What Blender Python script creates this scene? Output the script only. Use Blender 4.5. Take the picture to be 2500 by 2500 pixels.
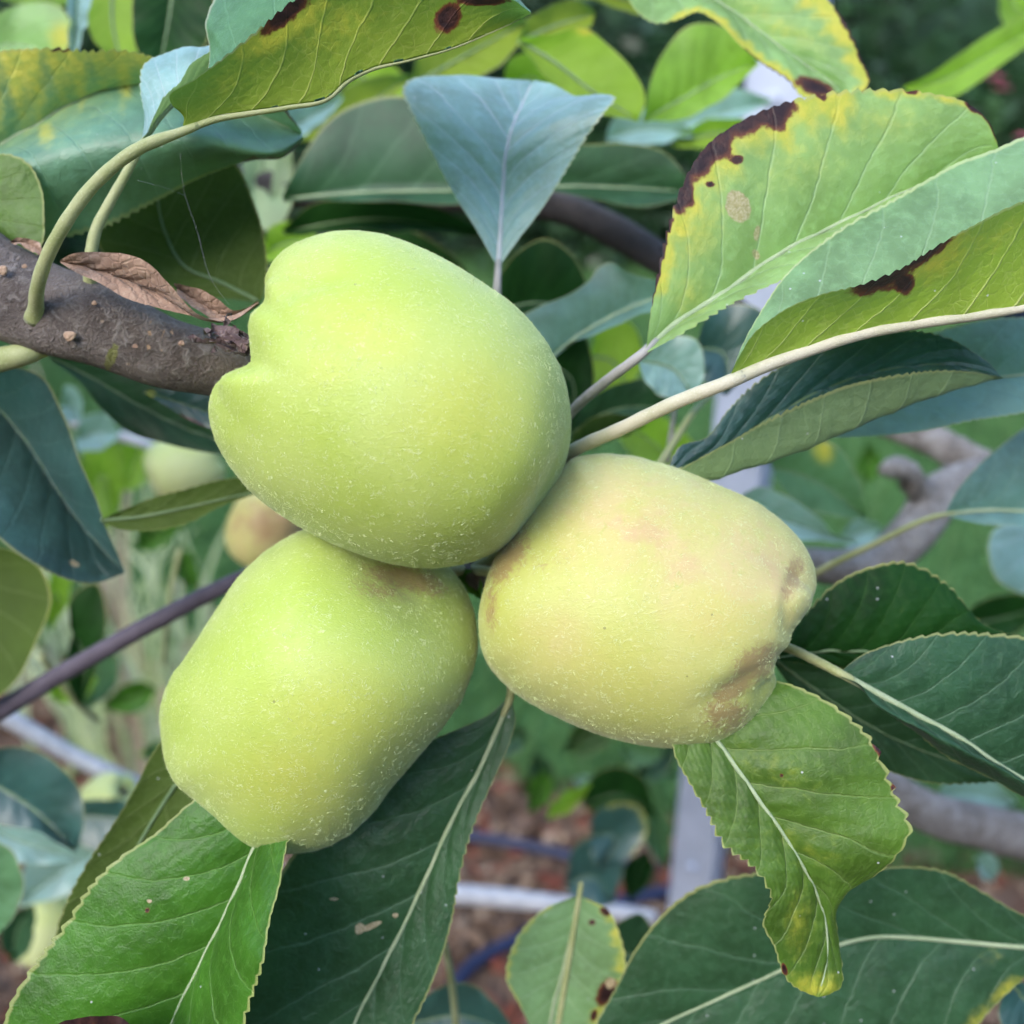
import bpy, math, random
import numpy as np
from mathutils import Vector, Matrix

for o in list(bpy.data.objects):
    bpy.data.objects.remove(o, do_unlink=True)
rng = np.random.default_rng(7)
random.seed(7)
SC = bpy.context.scene
COL = SC.collection

# ------------------------------------------------------------------ camera, sky, sun, exposure
TH = 0.5095                      # tan of half the field of view
PITCH = math.radians(26.0)       # the phone looks down at the fruit
CAM = np.array([0.0, 0.0, 1.35])
cam_data = bpy.data.cameras.new('camera')
cam_data.sensor_width = 36.0
cam_data.lens = 18.0 / TH
cam_data.clip_start = 0.01
cam_data.clip_end = 200.0
cam_data.dof.use_dof = True
cam_data.dof.focus_distance = 0.200
cam_data.dof.aperture_fstop = cam_data.lens / 3.3
cam = bpy.data.objects.new('camera', cam_data)
cam.location = CAM.tolist()
cam.rotation_euler = (math.pi / 2 - PITCH, 0, 0)
COL.objects.link(cam)
SC.camera = cam

SUN_DIR = Vector((-0.42, -0.62, 0.66)).normalized()
world = bpy.data.worlds.new('World')
SC.world = world
world.use_nodes = True
wn = world.node_tree.nodes
bg = wn['Background']
sky = wn.new('ShaderNodeTexSky')
sky.sky_type = 'NISHITA'
sky.sun_disc = False
sky.sun_elevation = math.asin(SUN_DIR.z)
sky.sun_rotation = math.atan2(SUN_DIR.x, SUN_DIR.y)
sky.air_density = 1.0
sky.dust_density = 0.8
sky.ozone_density = 1.0
bg.inputs['Strength'].default_value = 0.15
world.node_tree.links.new(sky.outputs[0], bg.inputs['Color'])

sun_data = bpy.data.lights.new('sun', 'SUN')
sun_data.energy = 0.75
sun_data.angle = math.radians(38)
sun_data.color = (1.0, 0.95, 0.86)
sun = bpy.data.objects.new('sun', sun_data)
sun.rotation_euler = SUN_DIR.to_track_quat('Z', 'Y').to_euler()
sun.location = (-3, -2.5, 6)
COL.objects.link(sun)

SC.view_settings.view_transform = 'Standard'
SC.view_settings.look = 'None'
SC.view_settings.gamma = 1.0
SC.view_settings.use_curve_mapping = False
SC.view_settings.exposure = 2.25
SC.render.engine = 'CYCLES'
SC.cycles.max_bounces = 5
SC.cycles.diffuse_bounces = 3
SC.cycles.glossy_bounces = 2
SC.cycles.use_adaptive_sampling = True
SC.cycles.adaptive_threshold = 0.03
SC.cycles.transparent_max_bounces = 4

# ------------------------------------------------------------------ helpers
FW = np.array([0, math.cos(PITCH), -math.sin(PITCH)])
UP = np.array([0, math.sin(PITCH), math.cos(PITCH)])
RT = np.array([1.0, 0, 0])


def P(px, py, d):
    """a place seen at (px, py) of the 2500 px photograph, d metres down the optical axis"""
    x = (px - 1250) / 1250 * TH
    y = (1250 - py) / 1250 * TH
    return CAM + d * (FW + RT * x + UP * y)


def pix(V):
    """photo pixel of world points (n,3)"""
    r = np.asarray(V) - CAM
    d = r @ FW
    return np.stack([1250 + (r @ RT) / d / TH * 1250, 1250 - (r @ UP) / d / TH * 1250], -1)


def G(px, py, z=0.0):
    """where the view line through a photo pixel meets the ground"""
    v = FW + RT * (px - 1250) / 1250 * TH + UP * (1250 - py) / 1250 * TH
    return CAM + v * ((z - CAM[2]) / v[2])


def spline(pts, n, chord=True):
    pts = np.asarray(pts, float)
    k = len(pts)
    if k == 1:
        return np.repeat(pts, n, 0)
    seg = np.linalg.norm(np.diff(pts, axis=0), axis=1) + 1e-9
    t = np.concatenate([[0], np.cumsum(seg)])
    t /= t[-1]
    if not chord:
        t = np.linspace(0, 1, k)
    m = np.zeros_like(pts)
    dl = np.diff(pts, axis=0) / np.diff(t)[:, None]
    m[0], m[-1] = dl[0], dl[-1]
    if k > 2:
        h = np.diff(t)[:, None]
        m[1:-1] = (dl[:-1] * h[1:] + dl[1:] * h[:-1]) / (h[1:] + h[:-1])
    x = np.linspace(0, 1, n)
    i = np.clip(np.searchsorted(t, x, side='right') - 1, 0, k - 2)
    h = (t[i + 1] - t[i])
    s = ((x - t[i]) / h)[:, None]
    h = h[:, None]
    return ((2 * s**3 - 3 * s**2 + 1) * pts[i] + (s**3 - 2 * s**2 + s) * h * m[i]
            + (-2 * s**3 + 3 * s**2) * pts[i + 1] + (s**3 - s**2) * h * m[i + 1])


def mesh_obj(name, V, F, mat, parent=None, loc=None, smooth=True, uv=None, marks=None):
    """V are world coordinates; the object's origin goes to loc"""
    V = np.asarray(V, float)
    o0 = np.zeros(3) if loc is None else np.asarray(loc, float)
    me = bpy.data.meshes.new(name)
    me.from_pydata((V - o0).tolist(), [], F if isinstance(F, list) else F.tolist())
    if smooth:
        me.polygons.foreach_set('use_smooth', np.ones(len(me.polygons), bool))
    mats = mat if isinstance(mat, (list, tuple)) else [mat]
    for m in mats:
        me.materials.append(m)
    if uv is not None:
        a = me.attributes.new('leaf_uv', 'FLOAT_VECTOR', 'POINT')
        a.data.foreach_set('vector', np.ascontiguousarray(uv, np.float32).ravel())
    if marks is not None:
        a = me.attributes.new('marks', 'FLOAT_COLOR', 'POINT')
        a.data.foreach_set('color', np.ascontiguousarray(marks, np.float32).ravel())
    me.update()
    ob = bpy.data.objects.new(name, me)
    COL.objects.link(ob)
    if parent is not None:
        ob.parent = parent
        ob.location = (o0 - world_loc(parent)).tolist()
    else:
        ob.location = o0.tolist()
    return ob


def world_loc(ob):
    p = np.zeros(3)
    while ob is not None:
        p = p + np.array(ob.location)
        ob = ob.parent
    return p


def tag(ob, label=None, cat=None, group=None, kind=None):
    if label: ob['label'] = label
    if cat: ob['category'] = cat
    if group: ob['group'] = group
    if kind: ob['kind'] = kind
    return ob


def empty(name, loc, label, cat, group=None):
    e = bpy.data.objects.new(name, None)
    e.empty_display_size = 0.05
    e.location = list(loc)
    COL.objects.link(e)
    return tag(e, label, cat, group)


def grid_faces(nv, nu, wrap=False):
    i = np.arange(nv - 1)[:, None]
    j = np.arange(nu if wrap else nu - 1)[None, :]
    j2 = (j + 1) % nu
    a = i * nu + j; b = i * nu + j2; c = (i + 1) * nu + j2; d = (i + 1) * nu + j
    return np.stack([a, b, c, d], -1).reshape(-1, 4)


def tube_geo(pts, rad, n=40, seg=12, bump=None, cap=True):
    C = spline(pts, n)
    if len(rad) == len(pts):
        q = np.concatenate([[0], np.cumsum(np.linalg.norm(np.diff(np.asarray(pts, float), axis=0), axis=1))])
        R = np.interp(np.linspace(0, 1, n), q / q[-1], rad)
    else:
        R = np.interp(np.linspace(0, 1, n), np.linspace(0, 1, len(rad)), rad)
    T = np.gradient(C, axis=0)
    T /= np.linalg.norm(T, axis=1)[:, None] + 1e-12
    ref = np.array([0, 0, 1.0]) if abs(T[0][2]) < 0.9 else np.array([1.0, 0, 0])
    N = np.zeros_like(C)
    a = np.cross(T[0], ref); a /= np.linalg.norm(a)
    for i in range(n):
        a = a - T[i] * (a @ T[i]); a /= np.linalg.norm(a)
        N[i] = a
    B = np.cross(T, N)
    ph = np.linspace(0, 2 * np.pi, seg, endpoint=False)
    ring = N[:, None] * np.cos(ph)[None, :, None] + B[:, None] * np.sin(ph)[None, :, None]
    rr = np.repeat(R[:, None], seg, 1)
    if bump is not None:
        rr = rr * (1 + bump(np.linspace(0, 1, n)[:, None], ph[None, :]))
    V = (C[:, None] + ring * rr[..., None]).reshape(-1, 3)
    F = grid_faces(n, seg, True).tolist()
    if cap:
        F.append(list(range(seg - 1, -1, -1)))
        F.append([(n - 1) * seg + k for k in range(seg)])
    return V, F


def join(geos):
    V, F, k = [], [], 0
    for v, f in geos:
        V.append(np.asarray(v, float))
        F += [[i + k for i in q] for q in (f if isinstance(f, list) else f.tolist())]
        k += len(v)
    return np.concatenate(V), F


# ------------------------------------------------------------------ materials
class NT:
    def __init__(s, name):
        s.m = bpy.data.materials.new(name)
        s.m.use_nodes = True
        s.t = s.m.node_tree
        s.n = s.t.nodes
        s.bsdf = s.n['Principled BSDF']
        s.out = s.n['Material Output']

    def link(s, a, b): s.t.links.new(a, b)

    def _in(s, node, i, v):
        if hasattr(v, 'is_linked') or isinstance(v, bpy.types.NodeSocket):
            s.link(v, node.inputs[i])
        elif v is not None:
            if isinstance(v, (tuple, list)) and node.inputs[i].type == 'RGBA' and len(v) == 3:
                v = (*v, 1)
            node.inputs[i].default_value = v

    def math(s, op, a, b=None, c=None, clamp=False):
        n = s.n.new('ShaderNodeMath'); n.operation = op; n.use_clamp = clamp
        s._in(n, 0, a)
        if b is not None: s._in(n, 1, b)
        if c is not None: s._in(n, 2, c)
        return n.outputs[0]

    def smooth(s, x, lo, hi, a=0.0, b=1.0):
        n = s.n.new('ShaderNodeMapRange'); n.interpolation_type = 'SMOOTHSTEP'
        s._in(n, 0, x); n.inputs[1].default_value = lo; n.inputs[2].default_value = hi
        n.inputs[3].default_value = a; n.inputs[4].default_value = b
        return n.outputs[0]

    def mix(s, f, a, b, mode='MIX'):
        n = s.n.new('ShaderNodeMix'); n.data_type = 'RGBA'; n.blend_type = mode; n.clamp_factor = True
        s._in(n, 0, f); s._in(n, 6, a); s._in(n, 7, b)
        return n.outputs[2]

    def noise(s, vec, scale, detail=3, rough=0.55, dist=0.0):
        n = s.n.new('ShaderNodeTexNoise')
        s._in(n, 'Vector', vec); n.inputs['Scale'].default_value = scale
        n.inputs['Detail'].default_value = detail; n.inputs['Roughness'].default_value = rough
        n.inputs['Distortion'].default_value = dist
        return n.outputs['Fac']

    def voro(s, vec, scale, feature='F1', out='Distance', rand=1.0):
        n = s.n.new('ShaderNodeTexVoronoi'); n.feature = feature
        s._in(n, 'Vector', vec); n.inputs['Scale'].default_value = scale
        n.inputs['Randomness'].default_value = rand
        return n.outputs[out]

    def obj(s):
        return s.n.new('ShaderNodeTexCoord').outputs['Object']

    def attr(s, name, out='Vector'):
        n = s.n.new('ShaderNodeAttribute'); n.attribute_name = name
        return n.outputs[out]

    def sep(s, v, color=False):
        n = s.n.new('ShaderNodeSeparateColor' if color else 'ShaderNodeSeparateXYZ')
        s.link(v, n.inputs[0])
        return n.outputs[0], n.outputs[1], n.outputs[2]

    def bump(s, h, strength=0.5, dist=0.001):
        n = s.n.new('ShaderNodeBump'); n.inputs['Strength'].default_value = strength
        n.inputs['Distance'].default_value = dist
        s.link(h, n.inputs['Height'])
        return n.outputs[0]

    def rand(s):
        return s.n.new('ShaderNodeObjectInfo').outputs['Random']

    def set(s, **kw):
        names = {'col': 'Base Color', 'rough': 'Roughness', 'spec': 'Specular IOR Level', 'metal': 'Metallic',
                 'normal': 'Normal', 'sheen': 'Sheen Weight', 'sheen_r': 'Sheen Roughness', 'sheen_t': 'Sheen Tint',
                 'sss': 'Subsurface Weight', 'sss_r': 'Subsurface Radius', 'sss_s': 'Subsurface Scale'}
        for k, v in kw.items():
            s._in(s.bsdf, names[k], v)
        return s


NVEIN = 8.0
VK1, VK2 = 0.30, 0.10


def leaf_mat(name, top, under, vein_top=None, vein_under=None, rough=0.42, sheen=0.1, trans=0.2, tcol=None,
             mottle=0.35, spec=0.5, edge=(0.36, 0.36, 0.13), far=False, vein_w=1.0, rug=0.9):
    m = NT(name)
    top = np.array(top); under = np.array(under)
    vt = np.array(vein_top) if vein_top is not None else top * 1.7 + 0.04
    vu = np.array(vein_under) if vein_under is not None else under * 1.3 + 0.04
    ob = m.obj()
    # leaf coordinates: x across (-1..1), y base to tip (0..1)
    uvx, uvy, uvz = m.sep(m.attr('leaf_uv'))
    n1 = m.noise(ob, 60, 4, 0.6)
    au = m.math('ABSOLUTE', uvx)
    side = m.math('MULTIPLY', m.math('GREATER_THAN', uvx, 0.0), 0.45)
    y = m.math('ADD', uvy, m.math('MULTIPLY', m.math('SUBTRACT', n1, 0.5), 0.05))
    ph = m.math('ADD', m.math('MULTIPLY', m.math('SUBTRACT', y, m.math('SUBTRACT', m.math('MULTIPLY', au, VK1),
                m.math('MULTIPLY', m.math('MULTIPLY', au, au), VK2))), NVEIN), side)
    fr = m.math('ABSOLUTE', m.math('SUBTRACT', m.math('FRACT', m.math('ADD', ph, 10.0)), 0.5))   # 0 on the vein
    wfade = m.math('SUBTRACT', 1.0, m.math('MULTIPLY', au, 0.7))
    vein = m.math('MULTIPLY', m.smooth(fr, 0.010 * vein_w, 0.036 * vein_w, 1.0, 0.0), wfade)
    halo = m.math('MULTIPLY', m.smooth(fr, 0.02, 0.20, 1.0, 0.0), wfade)
    n2 = m.noise(ob, 420, 3, 0.6)
    k = m.smooth(n1, 0.3, 0.7)
    r = m.rand()
    t1 = m.mix(k, tuple(top * (1 - mottle)), tuple(top * (1 + mottle * 0.8)))
    t1 = m.mix(m.math('MULTIPLY', r, 0.25), t1, tuple(top * np.array([1.5, 1.2, 0.8])))
    t1 = m.mix(m.smooth(n2, 0.45, 0.75, 0.0, 0.35), t1, tuple(np.minimum(top * 1.7 + 0.005, 0.8)))
    u1 = m.mix(k, tuple(under * 0.85), tuple(under * 1.15))
    if not far:
        mp = m.n.new('ShaderNodeVectorMath'); mp.operation = 'ADD'
        nv = m.n.new('ShaderNodeTexNoise'); m.link(ob, nv.inputs['Vector']); nv.inputs['Scale'].default_value = 300; nv.inputs['Detail'].default_value = 2
        sc = m.n.new('ShaderNodeVectorMath'); sc.operation = 'SCALE'; m.link(nv.outputs['Color'], sc.inputs[0]); sc.inputs['Scale'].default_value = 0.0022
        m.link(ob, mp.inputs[0]); m.link(sc.outputs[0], mp.inputs[1])
        vor = m.voro(mp.outputs[0], 420, 'DISTANCE_TO_EDGE')
        net = m.math('MULTIPLY', m.smooth(vor, 0.0, 0.09, 1.0, 0.0), m.smooth(n2, 0.35, 0.6, 0.25, 1.0))
        n3 = m.noise(ob, 1900, 2, 0.6)
        t1 = m.mix(m.math('MULTIPLY', net, 0.16), t1, tuple(vt))
        u1 = m.mix(m.math('MULTIPLY', net, 0.25), u1, tuple(vu))
    t1 = m.mix(m.math('MULTIPLY', halo, 0.10), t1, tuple(vt))
    t1 = m.mix(m.math('MULTIPLY', vein, 0.72), t1, tuple(vt))
    u1 = m.mix(m.math('MULTIPLY', vein, 0.85), u1, tuple(vu))
    geo = m.n.new('ShaderNodeNewGeometry')
    back = geo.outputs['Backfacing']
    col = m.mix(back, t1, u1)
    if not far:   # scattered pale specks of dust
        v = m.n.new('ShaderNodeTexVoronoi'); m.link(ob, v.inputs['Vector']); v.inputs['Scale'].default_value = 330
        cr, cg, cb = m.sep(v.outputs['Color'], True)
        gate = m.math('MULTIPLY', m.math('GREATER_THAN', cr, 0.86), m.smooth(v.outputs['Distance'], 0.05, 0.11, 0.7, 0.0))
        col = m.mix(gate, col, (0.55, 0.56, 0.55))
    # yellowing, burnt margin, dry tan scars
    mr, mg, mb = m.sep(m.attr('marks', 'Color'), True)
    jit = m.math('ADD', m.math('MULTIPLY', m.math('SUBTRACT', n2, 0.5), 0.9), m.math('MULTIPLY', m.math('SUBTRACT', n1, 0.5), 0.6))
    yl = m.smooth(m.math('ADD', mg, m.math('MULTIPLY', jit, 0.6)), 0.1, 0.95)
    ycol = m.mix(m.smooth(n2, 0.35, 0.65), (0.44, 0.45, 0.045), (0.58, 0.50, 0.05))
    col = m.mix(m.math('MULTIPLY', yl, 0.85), col, ycol)
    bmask = m.smooth(m.math('ADD', mr, m.math('MULTIPLY', jit, 0.75)), 0.40, 0.60)
    bedge = m.smooth(m.math('ADD', mr, m.math('MULTIPLY', jit, 0.75)), 0.52, 0.85)
    bcol = m.mix(bedge, (0.15, 0.045, 0.018), m.mix(m.smooth(n2, 0.4, 0.7), (0.022, 0.008, 0.010), (0.060, 0.022, 0.018)))
    col = m.mix(bmask, col, bcol)
    if not far:
        smask = m.smooth(m.math('ADD', mb, m.math('MULTIPLY', jit, 0.5)), 0.45, 0.55)
        scol = m.mix(m.smooth(n3, 0.35, 0.7), (0.30, 0.22, 0.12), (0.52, 0.43, 0.27))
        col = m.mix(smask, col, scol)
    # pale thin margin
    col = m.mix(m.math('MULTIPLY', m.smooth(au, 0.965, 0.985), m.math('SUBTRACT', 0.6, m.math('MULTIPLY', bmask, 0.6))), col, edge)
    rg = m.math('ADD', m.math('MULTIPLY', m.math('SUBTRACT', n2, 0.5), 0.25), m.math('MULTIPLY_ADD', back, 0.2, rough))
    if not far:
        h = m.math('ADD', m.math('MULTIPLY', vein, -1.1), m.math('ADD', m.math('MULTIPLY', net, -0.15), m.math('MULTIPLY', n3, 0.5)))
        h = m.math('ADD', h, m.math('MULTIPLY', m.noise(ob, 230, 3, 0.6, 0.8), 2.2 * rug))
        m.set(normal=m.bump(h, 0.6, 0.0004))
    m.set(col=col, rough=rg, spec=spec, sheen=m.math('MULTIPLY_ADD', back, 0.03, sheen * 0.4), sheen_r=0.4, sheen_t=(0.72, 0.88, 1.0))
    tr = m.n.new('ShaderNodeBsdfTranslucent')
    tc = np.array(tcol) if tcol is not None else np.minimum(top * np.array([2.6, 2.4, 0.7]) + 0.01, 0.9)
    m.link(m.mix(m.math('MULTIPLY', bmask, 0.95), m.mix(m.math('MULTIPLY', yl, 0.7), tuple(tc), (0.6, 0.5, 0.05)), (0.03, 0.01, 0.01)), tr.inputs['Color'])
    mx = m.n.new('ShaderNodeMixShader')
    mx.inputs[0].default_value = trans
    m.link(m.bsdf.outputs[0], mx.inputs[1]); m.link(tr.outputs[0], mx.inputs[2])
    m.link(mx.outputs[0], m.out.inputs['Surface'])
    return m.m


LEAF_KINDS = {
    'sea': dict(top=(0.085, 0.195, 0.120), under=(0.13, 0.20, 0.06), vein_top=(0.16, 0.29, 0.19), sheen=0.2, rough=0.46, spec=0.6, rug=0.6),
    'dull': dict(spec=0.25, top=(0.060, 0.120, 0.014), under=(0.14, 0.20, 0.05), vein_top=(0.17, 0.24, 0.07), sheen=0.05, rough=0.44, rug=0.45),
    'blue': dict(top=(0.090, 0.190, 0.165), under=(0.13, 0.20, 0.06), vein_top=(0.15, 0.27, 0.21), sheen=0.25, rough=0.48, spec=0.7, rug=0.6),   # upper face, underside, then the finer points
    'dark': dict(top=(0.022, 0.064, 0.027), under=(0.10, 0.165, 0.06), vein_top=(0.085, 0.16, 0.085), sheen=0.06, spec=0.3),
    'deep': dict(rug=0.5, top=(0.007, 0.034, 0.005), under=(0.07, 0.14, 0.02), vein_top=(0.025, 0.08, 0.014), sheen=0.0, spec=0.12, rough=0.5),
    'teal': dict(rug=0.7, top=(0.022, 0.070, 0.064), under=(0.13, 0.20, 0.075), vein_top=(0.06, 0.135, 0.11), sheen=0.2, rough=0.42, spec=0.8),
    'pale': dict(rug=0.6, top=(0.165, 0.29, 0.28), under=(0.20, 0.28, 0.13), vein_top=(0.48, 0.56, 0.58), sheen=0.45, rough=0.42, spec=0.7),  # blue sky reflection is mixed into the upper-face colour
    'green': dict(rug=0.6, spec=0.28, top=(0.038, 0.118, 0.010), under=(0.14, 0.22, 0.05), vein_top=(0.13, 0.25, 0.05), sheen=0.03, rough=0.42),
    'lime': dict(rug=0.3, spec=0.3, top=(0.205, 0.345, 0.125), under=(0.23, 0.31, 0.05), vein_top=(0.30, 0.42, 0.22), sheen=0.18, rough=0.42, trans=0.33),
    'ash': dict(rug=0.45, spec=0.35, top=(0.140, 0.250, 0.115), under=(0.19, 0.27, 0.022), vein_top=(0.28, 0.40, 0.22), vein_under=(0.40, 0.44, 0.13), sheen=0.22, rough=0.44, trans=0.25, edge=(0.52, 0.55, 0.26)),
    'olive': dict(rug=0.45, spec=0.2, top=(0.07, 0.16, 0.075), under=(0.14, 0.195, 0.014), vein_under=(0.30, 0.33, 0.08), sheen=0.06, rough=0.5, trans=0.26, edge=(0.48, 0.46, 0.32)),
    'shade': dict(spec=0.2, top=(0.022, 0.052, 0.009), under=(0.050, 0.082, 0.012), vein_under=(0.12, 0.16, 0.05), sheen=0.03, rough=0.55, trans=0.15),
    'bright': dict(spec=0.3, top=(0.155, 0.285, 0.028), under=(0.20, 0.31, 0.03), sheen=0.05, rough=0.46, trans=0.4),
}
M = {}
for _k, _v in LEAF_KINDS.items():
    M[_k] = leaf_mat('leaf_' + _k, **_v)
    M[_k + '_far'] = leaf_mat('leaf_' + _k + '_behind', far=True, **_v)


def simple_leaf_mat(name, c1, c2, c3):
    m = NT(name)
    ob = m.obj()
    n1 = m.noise(ob, 150, 5, 0.65); n2 = m.noise(ob, 900, 3)
    col = m.mix(m.smooth(n1, 0.35, 0.65), c1, c2)
    col = m.mix(m.smooth(n2, 0.5, 0.75, 0, 0.6), col, c3)
    vor = m.voro(ob, 500, 'DISTANCE_TO_EDGE')
    h = m.math('ADD', m.smooth(vor, 0, 0.15), n2)
    m.set(col=col, rough=0.75, spec=0.25, normal=m.bump(h, 0.5, 0.0003), sheen=0.15)
    return m.m


M['dead'] = simple_leaf_mat('leaf_dead_brown', (0.20, 0.12, 0.080), (0.29, 0.185, 0.125), (0.40, 0.29, 0.205))


def stalk_mat(name, c1, c2, c3, sc=120):
    m = NT(name)
    ob = m.obj()
    n1 = m.noise(ob, sc, 4, 0.6); n2 = m.noise(ob, 2500, 2)
    col = m.mix(m.smooth(n1, 0.35, 0.65), c1, c2)
    col = m.mix(m.smooth(n2, 0.55, 0.75, 0, 0.5), col, c3)
    m.set(col=col, rough=0.62, spec=0.3, normal=m.bump(n2, 0.5, 0.0003), sheen=0.15, sheen_r=0.4)
    return m.m


M['petiole'] = stalk_mat('petiole_green_downy', (0.24, 0.265, 0.10), (0.31, 0.32, 0.15), (0.44, 0.44, 0.30))
M['petiole_lilac'] = stalk_mat('petiole_lilac', (0.22, 0.22, 0.19), (0.32, 0.30, 0.28), (0.45, 0.43, 0.42))
M['midrib_cream'] = stalk_mat('midrib_cream', (0.38, 0.36, 0.23), (0.46, 0.42, 0.30), (0.56, 0.52, 0.42))
M['midrib_pale'] = stalk_mat('midrib_pale_green', (0.24, 0.30, 0.16), (0.31, 0.36, 0.21), (0.38, 0.42, 0.30))
M['midrib_dark'] = stalk_mat('midrib_green', (0.105, 0.17, 0.075), (0.15, 0.21, 0.10), (0.22, 0.27, 0.17))
M['midrib_silver'] = stalk_mat('midrib_silver', (0.36, 0.38, 0.36), (0.44, 0.44, 0.43), (0.52, 0.52, 0.50))

# ------------------------------------------------------------------ leaf builder
def leaf(tree, mat, d, rails, vis=('L', 'T'), mid=1, hi=True, teeth=None, bulge=0.06, relief=0.22, wave=0.6,
         petiole=None, prad=(1.1, 0.8), pmat='petiole', rib='midrib_dark', ribr=(0.55, 0.12), marks=(), label=None, name='leaf',
         nv=None, nu=None, riboff=0.35, markside=0):
    """Lofts a blade through rails (base to tip): margin, midrib, margin (extra rails where it curls)."""
    nv = nv or (200 if hi else 70)
    nh = (nu or (44 if hi else 18)) // 2
    R3 = []
    for off, pts in rails:
        k = len(pts)
        offs = np.interp(np.linspace(0, 1, k), np.linspace(0, 1, len(off)), off) if isinstance(off, (list, tuple)) else np.full(k, off)
        R3.append(spline([P(x, y, d + o * 0.001) for (x, y), o in zip(pts, offs)], nv))
    mrail = R3[mid]
    Vg = np.zeros((nv, 2 * nh + 1, 3))
    Vg[:, nh] = mrail
    s = np.linspace(0, 1, nh + 1)[1:]
    # which way is the upper face?
    def seg_normal(a, b):
        t = np.gradient(mrail, axis=0)
        w = (b - a)
        n = np.cross(w, t)
        return n
    ref = R3[mid - 1] if vis[0] == 'L' else R3[mid + 1]
    w = (mrail - ref) if vis[0] == 'L' else (ref - mrail)
    n = np.cross(w, np.gradient(mrail, axis=0))
    area = np.linalg.norm(n, axis=1)
    view = CAM - mrail
    facing = np.sum(np.sum(n * view, 1) / (np.linalg.norm(view, axis=1) + 1e-9))
    up_is_n = (facing > 0) == (vis[1] == 'T')        # du x dv points to the upper face
    sg = 1.0 if up_is_n else -1.0
    for side in (-1, 1):
        outs = R3[:mid][::-1] if side < 0 else R3[mid + 1:]
        if not outs:
            continue
        if len(outs) == 1:
            E = outs[0]
            w = (E - mrail) * side
            nn = np.cross(w, np.gradient(mrail, axis=0)) * sg
            nn /= np.linalg.norm(nn, axis=1)[:, None] + 1e-12
            wid = np.linalg.norm(E - mrail, axis=1)
            pos = mrail[:, None] + (E - mrail)[:, None] * s[None, :, None] + \
                (nn * (wid * bulge)[:, None])[:, None] * (4 * s * (1 - s))[None, :, None]
        else:
            allr = np.stack([mrail] + outs, 1)
            pos = np.stack([spline(allr[i], nh + 1)[1:] for i in range(nv)])
        if side < 0:
            Vg[:, :nh] = pos[:, ::-1]
        else:
            Vg[:, nh + 1:] = pos
    u = np.linspace(-1, 1, 2 * nh + 1)[None, :].repeat(nv, 0)
    v = np.linspace(0, 1, nv)[:, None].repeat(2 * nh + 1, 1)
    du = np.gradient(Vg, axis=1); dv = np.gradient(Vg, axis=0)
    N = np.cross(du, dv); N /= np.linalg.norm(N, axis=2)[..., None] + 1e-12
    N *= sg
    au = np.abs(u)
    L = np.linalg.norm(np.diff(mrail, axis=0), axis=1).sum()
    wid = np.linalg.norm(Vg[:, -1] - Vg[:, 0], axis=1)[:, None]
    taper = np.clip(wid / (wid.max() + 1e-9) * 1.6, 0, 1)
    # quilted relief: veins sunk, tissue between swollen; slow waves towards the margin
    ph = NVEIN * (v - (VK1 * au - VK2 * au * au)) + 0.45 * (u > 0)
    fr = np.abs((ph + 10) % 1 - 0.5)
    q = np.clip(fr / 0.5, 0, 1) ** 0.6 - 0.6
    r1, r2, r3, r4 = rng.uniform(0, 6.28, 4)
    wv = np.sin(v * 15 + r1 + 1.5 * u) * 0.5 + np.sin(v * 27 + r2 - 2 * u) * 0.3 + np.sin(v * 7 + r3) * 0.5
    small = np.sin(v * 95 + u * 21 + r4) * np.sin(u * 34 - v * 30 + r1) * 0.12
    disp = relief * 0.0013 * (q * np.clip(1.15 - au, 0, 1) + small) + wave * 0.001 * wv * au ** 1.5
    Vg = Vg + N * (disp * taper)[..., None]
    # toothed margin
    if teeth:
        nt, amp = teeth
        vw = v + 0.006 * np.sin(v * 40 + r2)
        f = (vw * nt) % 1
        saw = np.where(f < 0.78, (f / 0.78) ** 0.7, (1 - f) / 0.22) - 0.45
        saw = saw * (0.75 + 0.5 * np.sin(np.floor(vw * nt) * 12.9 + r3))
        e = np.clip((au - 0.86) / 0.14, 0, 1) ** 1.5
        outd = np.gradient(Vg, axis=1) * np.sign(u)[..., None]
        outd /= np.linalg.norm(outd, axis=2)[..., None] + 1e-12
        Vg = Vg + outd * (saw * e * amp * 0.0014 * taper)[..., None]
    V = Vg.reshape(-1, 3)
    F = grid_faces(nv, 2 * nh + 1)
    if not up_is_n:
        F = F[:, ::-1]
    uv = np.stack([u, v, v * L], -1).reshape(-1, 3)
    mk = np.zeros((len(V), 4)); mk[:, 3] = 1
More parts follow.
